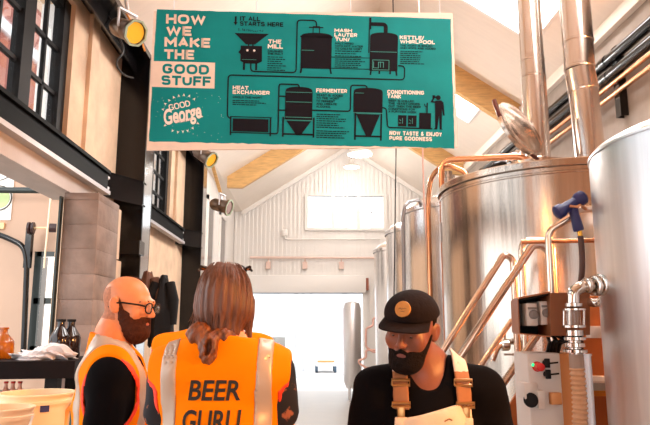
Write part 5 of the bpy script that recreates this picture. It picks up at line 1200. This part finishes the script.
# --- man in the cap and bib overalls, looking down
skB = skin_mat('deep brown skin', (134, 78, 56), .2)
PC = person('bearded man in a black cap and cream bib overalls looking down', .395, 2.12, -4, .957)
fc = Figure(yaw=math.radians(-25), pitch=math.radians(12), roll=math.radians(7), hunch=.05, lean=-.047, shoulder=.182, sz=1.462, chest=(.168, .122), arms=[((-1, 0, 0), (-.235, -.03, 1.17), (-.15, -.27, 1.02)), ((1, 0, 0), (.235, -.03, 1.17), (.15, -.27, 1.02))], hs=1.0)
sdf_mesh('body', fc.body, fc.grid(), [skB, m_lipB], PC, lips_pick(fc)); face_parts(fc, PC, m_hair_dark, lids=True)
sdf_mesh('beard', beard_fn(fc, .027, .0055, -.050), fc.head_grid(.004), m_hair_dark, PC)
sdf_mesh('hair', lambda P: np.maximum(np.maximum(np.maximum(fc.skull(fc.H(P), False)-.004, fc.H(P)[2]-.06), -(fc.H(P)[1]-.0)), -(fc.H(P)[2]+.05-.4*np.maximum(0, fc.H(P)[1]))), fc.head_grid(.005), m_hair_dark, PC)
m_cap = mat('charcoal cap cloth', (28, 19, 19), .9, spec=.15, noise=.15, nscale=20, bump=.2, bscale=90)
def cap_fn(P):
    h = fc.H(P); an = np.arctan2(h[0], -(h[1]-.012))
    d = smin(ell(h, (0, .016, .045), (.088, .110, .087)), ell(h, (0, -.020, .065), (.080, .085, .062)), .03)
    d = d+.0012*np.exp(-((np.abs(an)-.55)/.03)**2)+.0012*np.exp(-((np.abs(an)-1.6)/.03)**2)
    return np.maximum(d, .050+.06*h[1]-h[2])*fc.hs
cap = sdf_mesh('cap', cap_fn, fc.head_grid(.004), m_cap, PC)
M = fc.HM(); q = MB(); n, mm = 24, 8; vs = []
for side in (0, 1):
    for j in range(mm+1):
        t = j/mm
        for i in range(n+1):
            a = -1.12+2.24*i/n; bx, by = .087*math.sin(a), .012-.108*math.cos(a)
            ext = .068*math.cos(a*.98)**.5*t
            x_, y_ = bx*(1+.10*t), by-ext
            z_ = .049+.06*by-.22*ext-.9*max(0, abs(x_)-.0)**2*2.2*t+(.0045 if side else 0)
            vs.append(M @ Vector((x_, y_, z_)))
K = (n+1)*(mm+1); fs = []
for side in (0, 1):
    for j in range(mm):
        for i in range(n):
            a = side*K+j*(n+1)+i; fs.append((a, a+1, a+n+2, a+n+1))
for i in range(n): fs += [(mm*(n+1)+i, mm*(n+1)+i+1, K+mm*(n+1)+i+1, K+mm*(n+1)+i), (i, i+1, K+i+1, K+i)]
for j in range(mm): fs += [(j*(n+1), (j+1)*(n+1), K+(j+1)*(n+1), K+j*(n+1)), (j*(n+1)+n, (j+1)*(n+1)+n, K+(j+1)*(n+1)+n, K+j*(n+1)+n)]
q.add(vs, fs); q.build('brim', m_cap, cap, local=True)
q = MB(); bc = Vector((.004, -.0975, .090)); bn_ = Vector((0, -.88, .34)).normalized(); q.lathe([(.0245, -.008), (.0265, .004), (.0255, .0065), (0, .0068)], bc, bn_, 28, M); bd_ = q.build('badge', mat('tan leather badge', (196, 132, 60), .55, noise=.12, nscale=60), cap, local=True)
q = MB(); bx_ = Vector((1, 0, 0)); bz_ = bn_.cross(bx_)*-1
if bz_.z < 0: bz_ = -bz_
for pts in (((-.013, -.002), (-.008, .003), (-.004, -.002), (.001, .003)), ((.003, .001), (.008, .004), (.013, .001)), ((-.006, -.008), (.008, -.008))): q.tube([M @ (bc+bn_*.0070+bx_*a+bz_*b_) for a, b_ in pts], .0008, 6)
q.build('stamp', mat('dark leather stamp', (96, 62, 34), .6), bd_, local=True)
trousers(fc, PC, mat('cream canvas', (222, 204, 180), .85, noise=.08, nscale=14))
ts = tshirt(fc, PC, m_shirt, .95, scoop=((-.01, .03, 1.60), (-.01, -.09, 1.515), .078, .055))
def cbase(P): return fc.torso(P)-.0215
cg = fc.local_grid((-.24, -.24, .9), (.24, .22, 1.62), .006)
m_bib = mat('cream canvas bib', (238, 212, 182), .85, noise=.10, nscale=12, bump=.3, bscale=30)
bib = sdf_mesh('bib', lambda P: np.maximum(np.maximum(np.maximum(cbase(P)-.004+wrinkle(P, .0015), np.abs(P[0])-.125-.25*np.maximum(0, 1.27-P[2])), P[2]-1.400-.03*np.sin(P[0]*9)), np.maximum(P[1]+.02, .93-P[2])), cg, m_bib, PC)
sx0 = lambda P, k: np.abs(P[0]-k*(.104+.02*(P[2]-1.36)*(-1)))-.0265
m_strap = mat('tan elastic strap', (166, 108, 66), .7, noise=.1, nscale=40)
for k in (-1, 1):
    so = sdf_mesh('strap', lambda P: np.maximum(np.maximum(np.maximum(cbase(P)-.003, -(cbase(P)+.006)), sx0(P, k)), np.maximum(1.400-P[2]+np.maximum(0, P[1])*9, 1.25-P[2])), cg, [m_strap, mat('off white strap top', (226, 208, 194), .8) if k < 0 else bpy.data.materials['off white strap top']], PC, lambda C: (C[:, 2] > 1.520).astype(int))
    bv = BVHTree.FromPolygons([v.co for v in so.data.vertices], [tuple(p.vertices) for p in so.data.polygons])
    m_brass = bpy.data.materials.get('brass buckle') or mat('brass buckle', (196, 146, 92), .3, metal=.9)
    for z_, w_, hh in ((1.486, .032, .014), (1.418, .032, .010)):
        x_ = k*(.104-.02*(z_-1.36)); hit = bv.ray_cast(Vector((x_, -.5, z_)), Vector((0, 1, 0)))[0] or Vector((x_, -.14, z_)); q = MB()
        q.tube([hit+Vector((a, -.005, b_)) for a, b_ in ((-w_*.9, -hh*.6), (w_*.9, -hh*.6), (w_*.9, hh*.6), (-w_*.9, hh*.6), (-w_*.9, -hh*.6))], .0038, 8); q.build('buckle', m_brass, so, local=True)
    x_ = k*.104; hit = bv.ray_cast(Vector((x_, -.5, 1.41)), Vector((0, 1, 0)))[0] or Vector((x_, -.14, 1.41)); q = MB(); q.box((x_-.012, hit.y-.010, 1.372), (x_+.012, hit.y+.01, 1.414), .003); q.build('clip', m_brass, so, local=True)
    q = MB(); q.box((x_-.02, hit.y-.014, 1.345), (x_+.02, hit.y+.006, 1.380), .004); q.lathe([(.006, 0), (.006, .004), (0, .005)], (x_, hit.y-.014, 1.362), (0, -1, 0), 12); q.build('strap_tab', m_bib, so, local=True)
bvb = BVHTree.FromPolygons([v.co for v in bib.data.vertices], [tuple(p.vertices) for p in bib.data.polygons]); q = MB()
for pts in (((.02, 1.345), (.035, 1.357), (.05, 1.355), (.06, 1.347)), ((.03, 1.372), (.045, 1.379), (.055, 1.375)), ((-.02, 1.335), (.0, 1.345), (.015, 1.341))):
    L = []
    for a, b_ in pts:
        h_ = bvb.ray_cast(Vector((a, -.5, b_)), Vector((0, 1, 0)))[0]
        if h_: L.append(h_+Vector((0, -.001, 0)))
    if len(L) > 1: q.tube(L, .0022, 6)
q.build('stitched_mark', mat('rust stitching', (150, 104, 66), .8), bib, local=True)
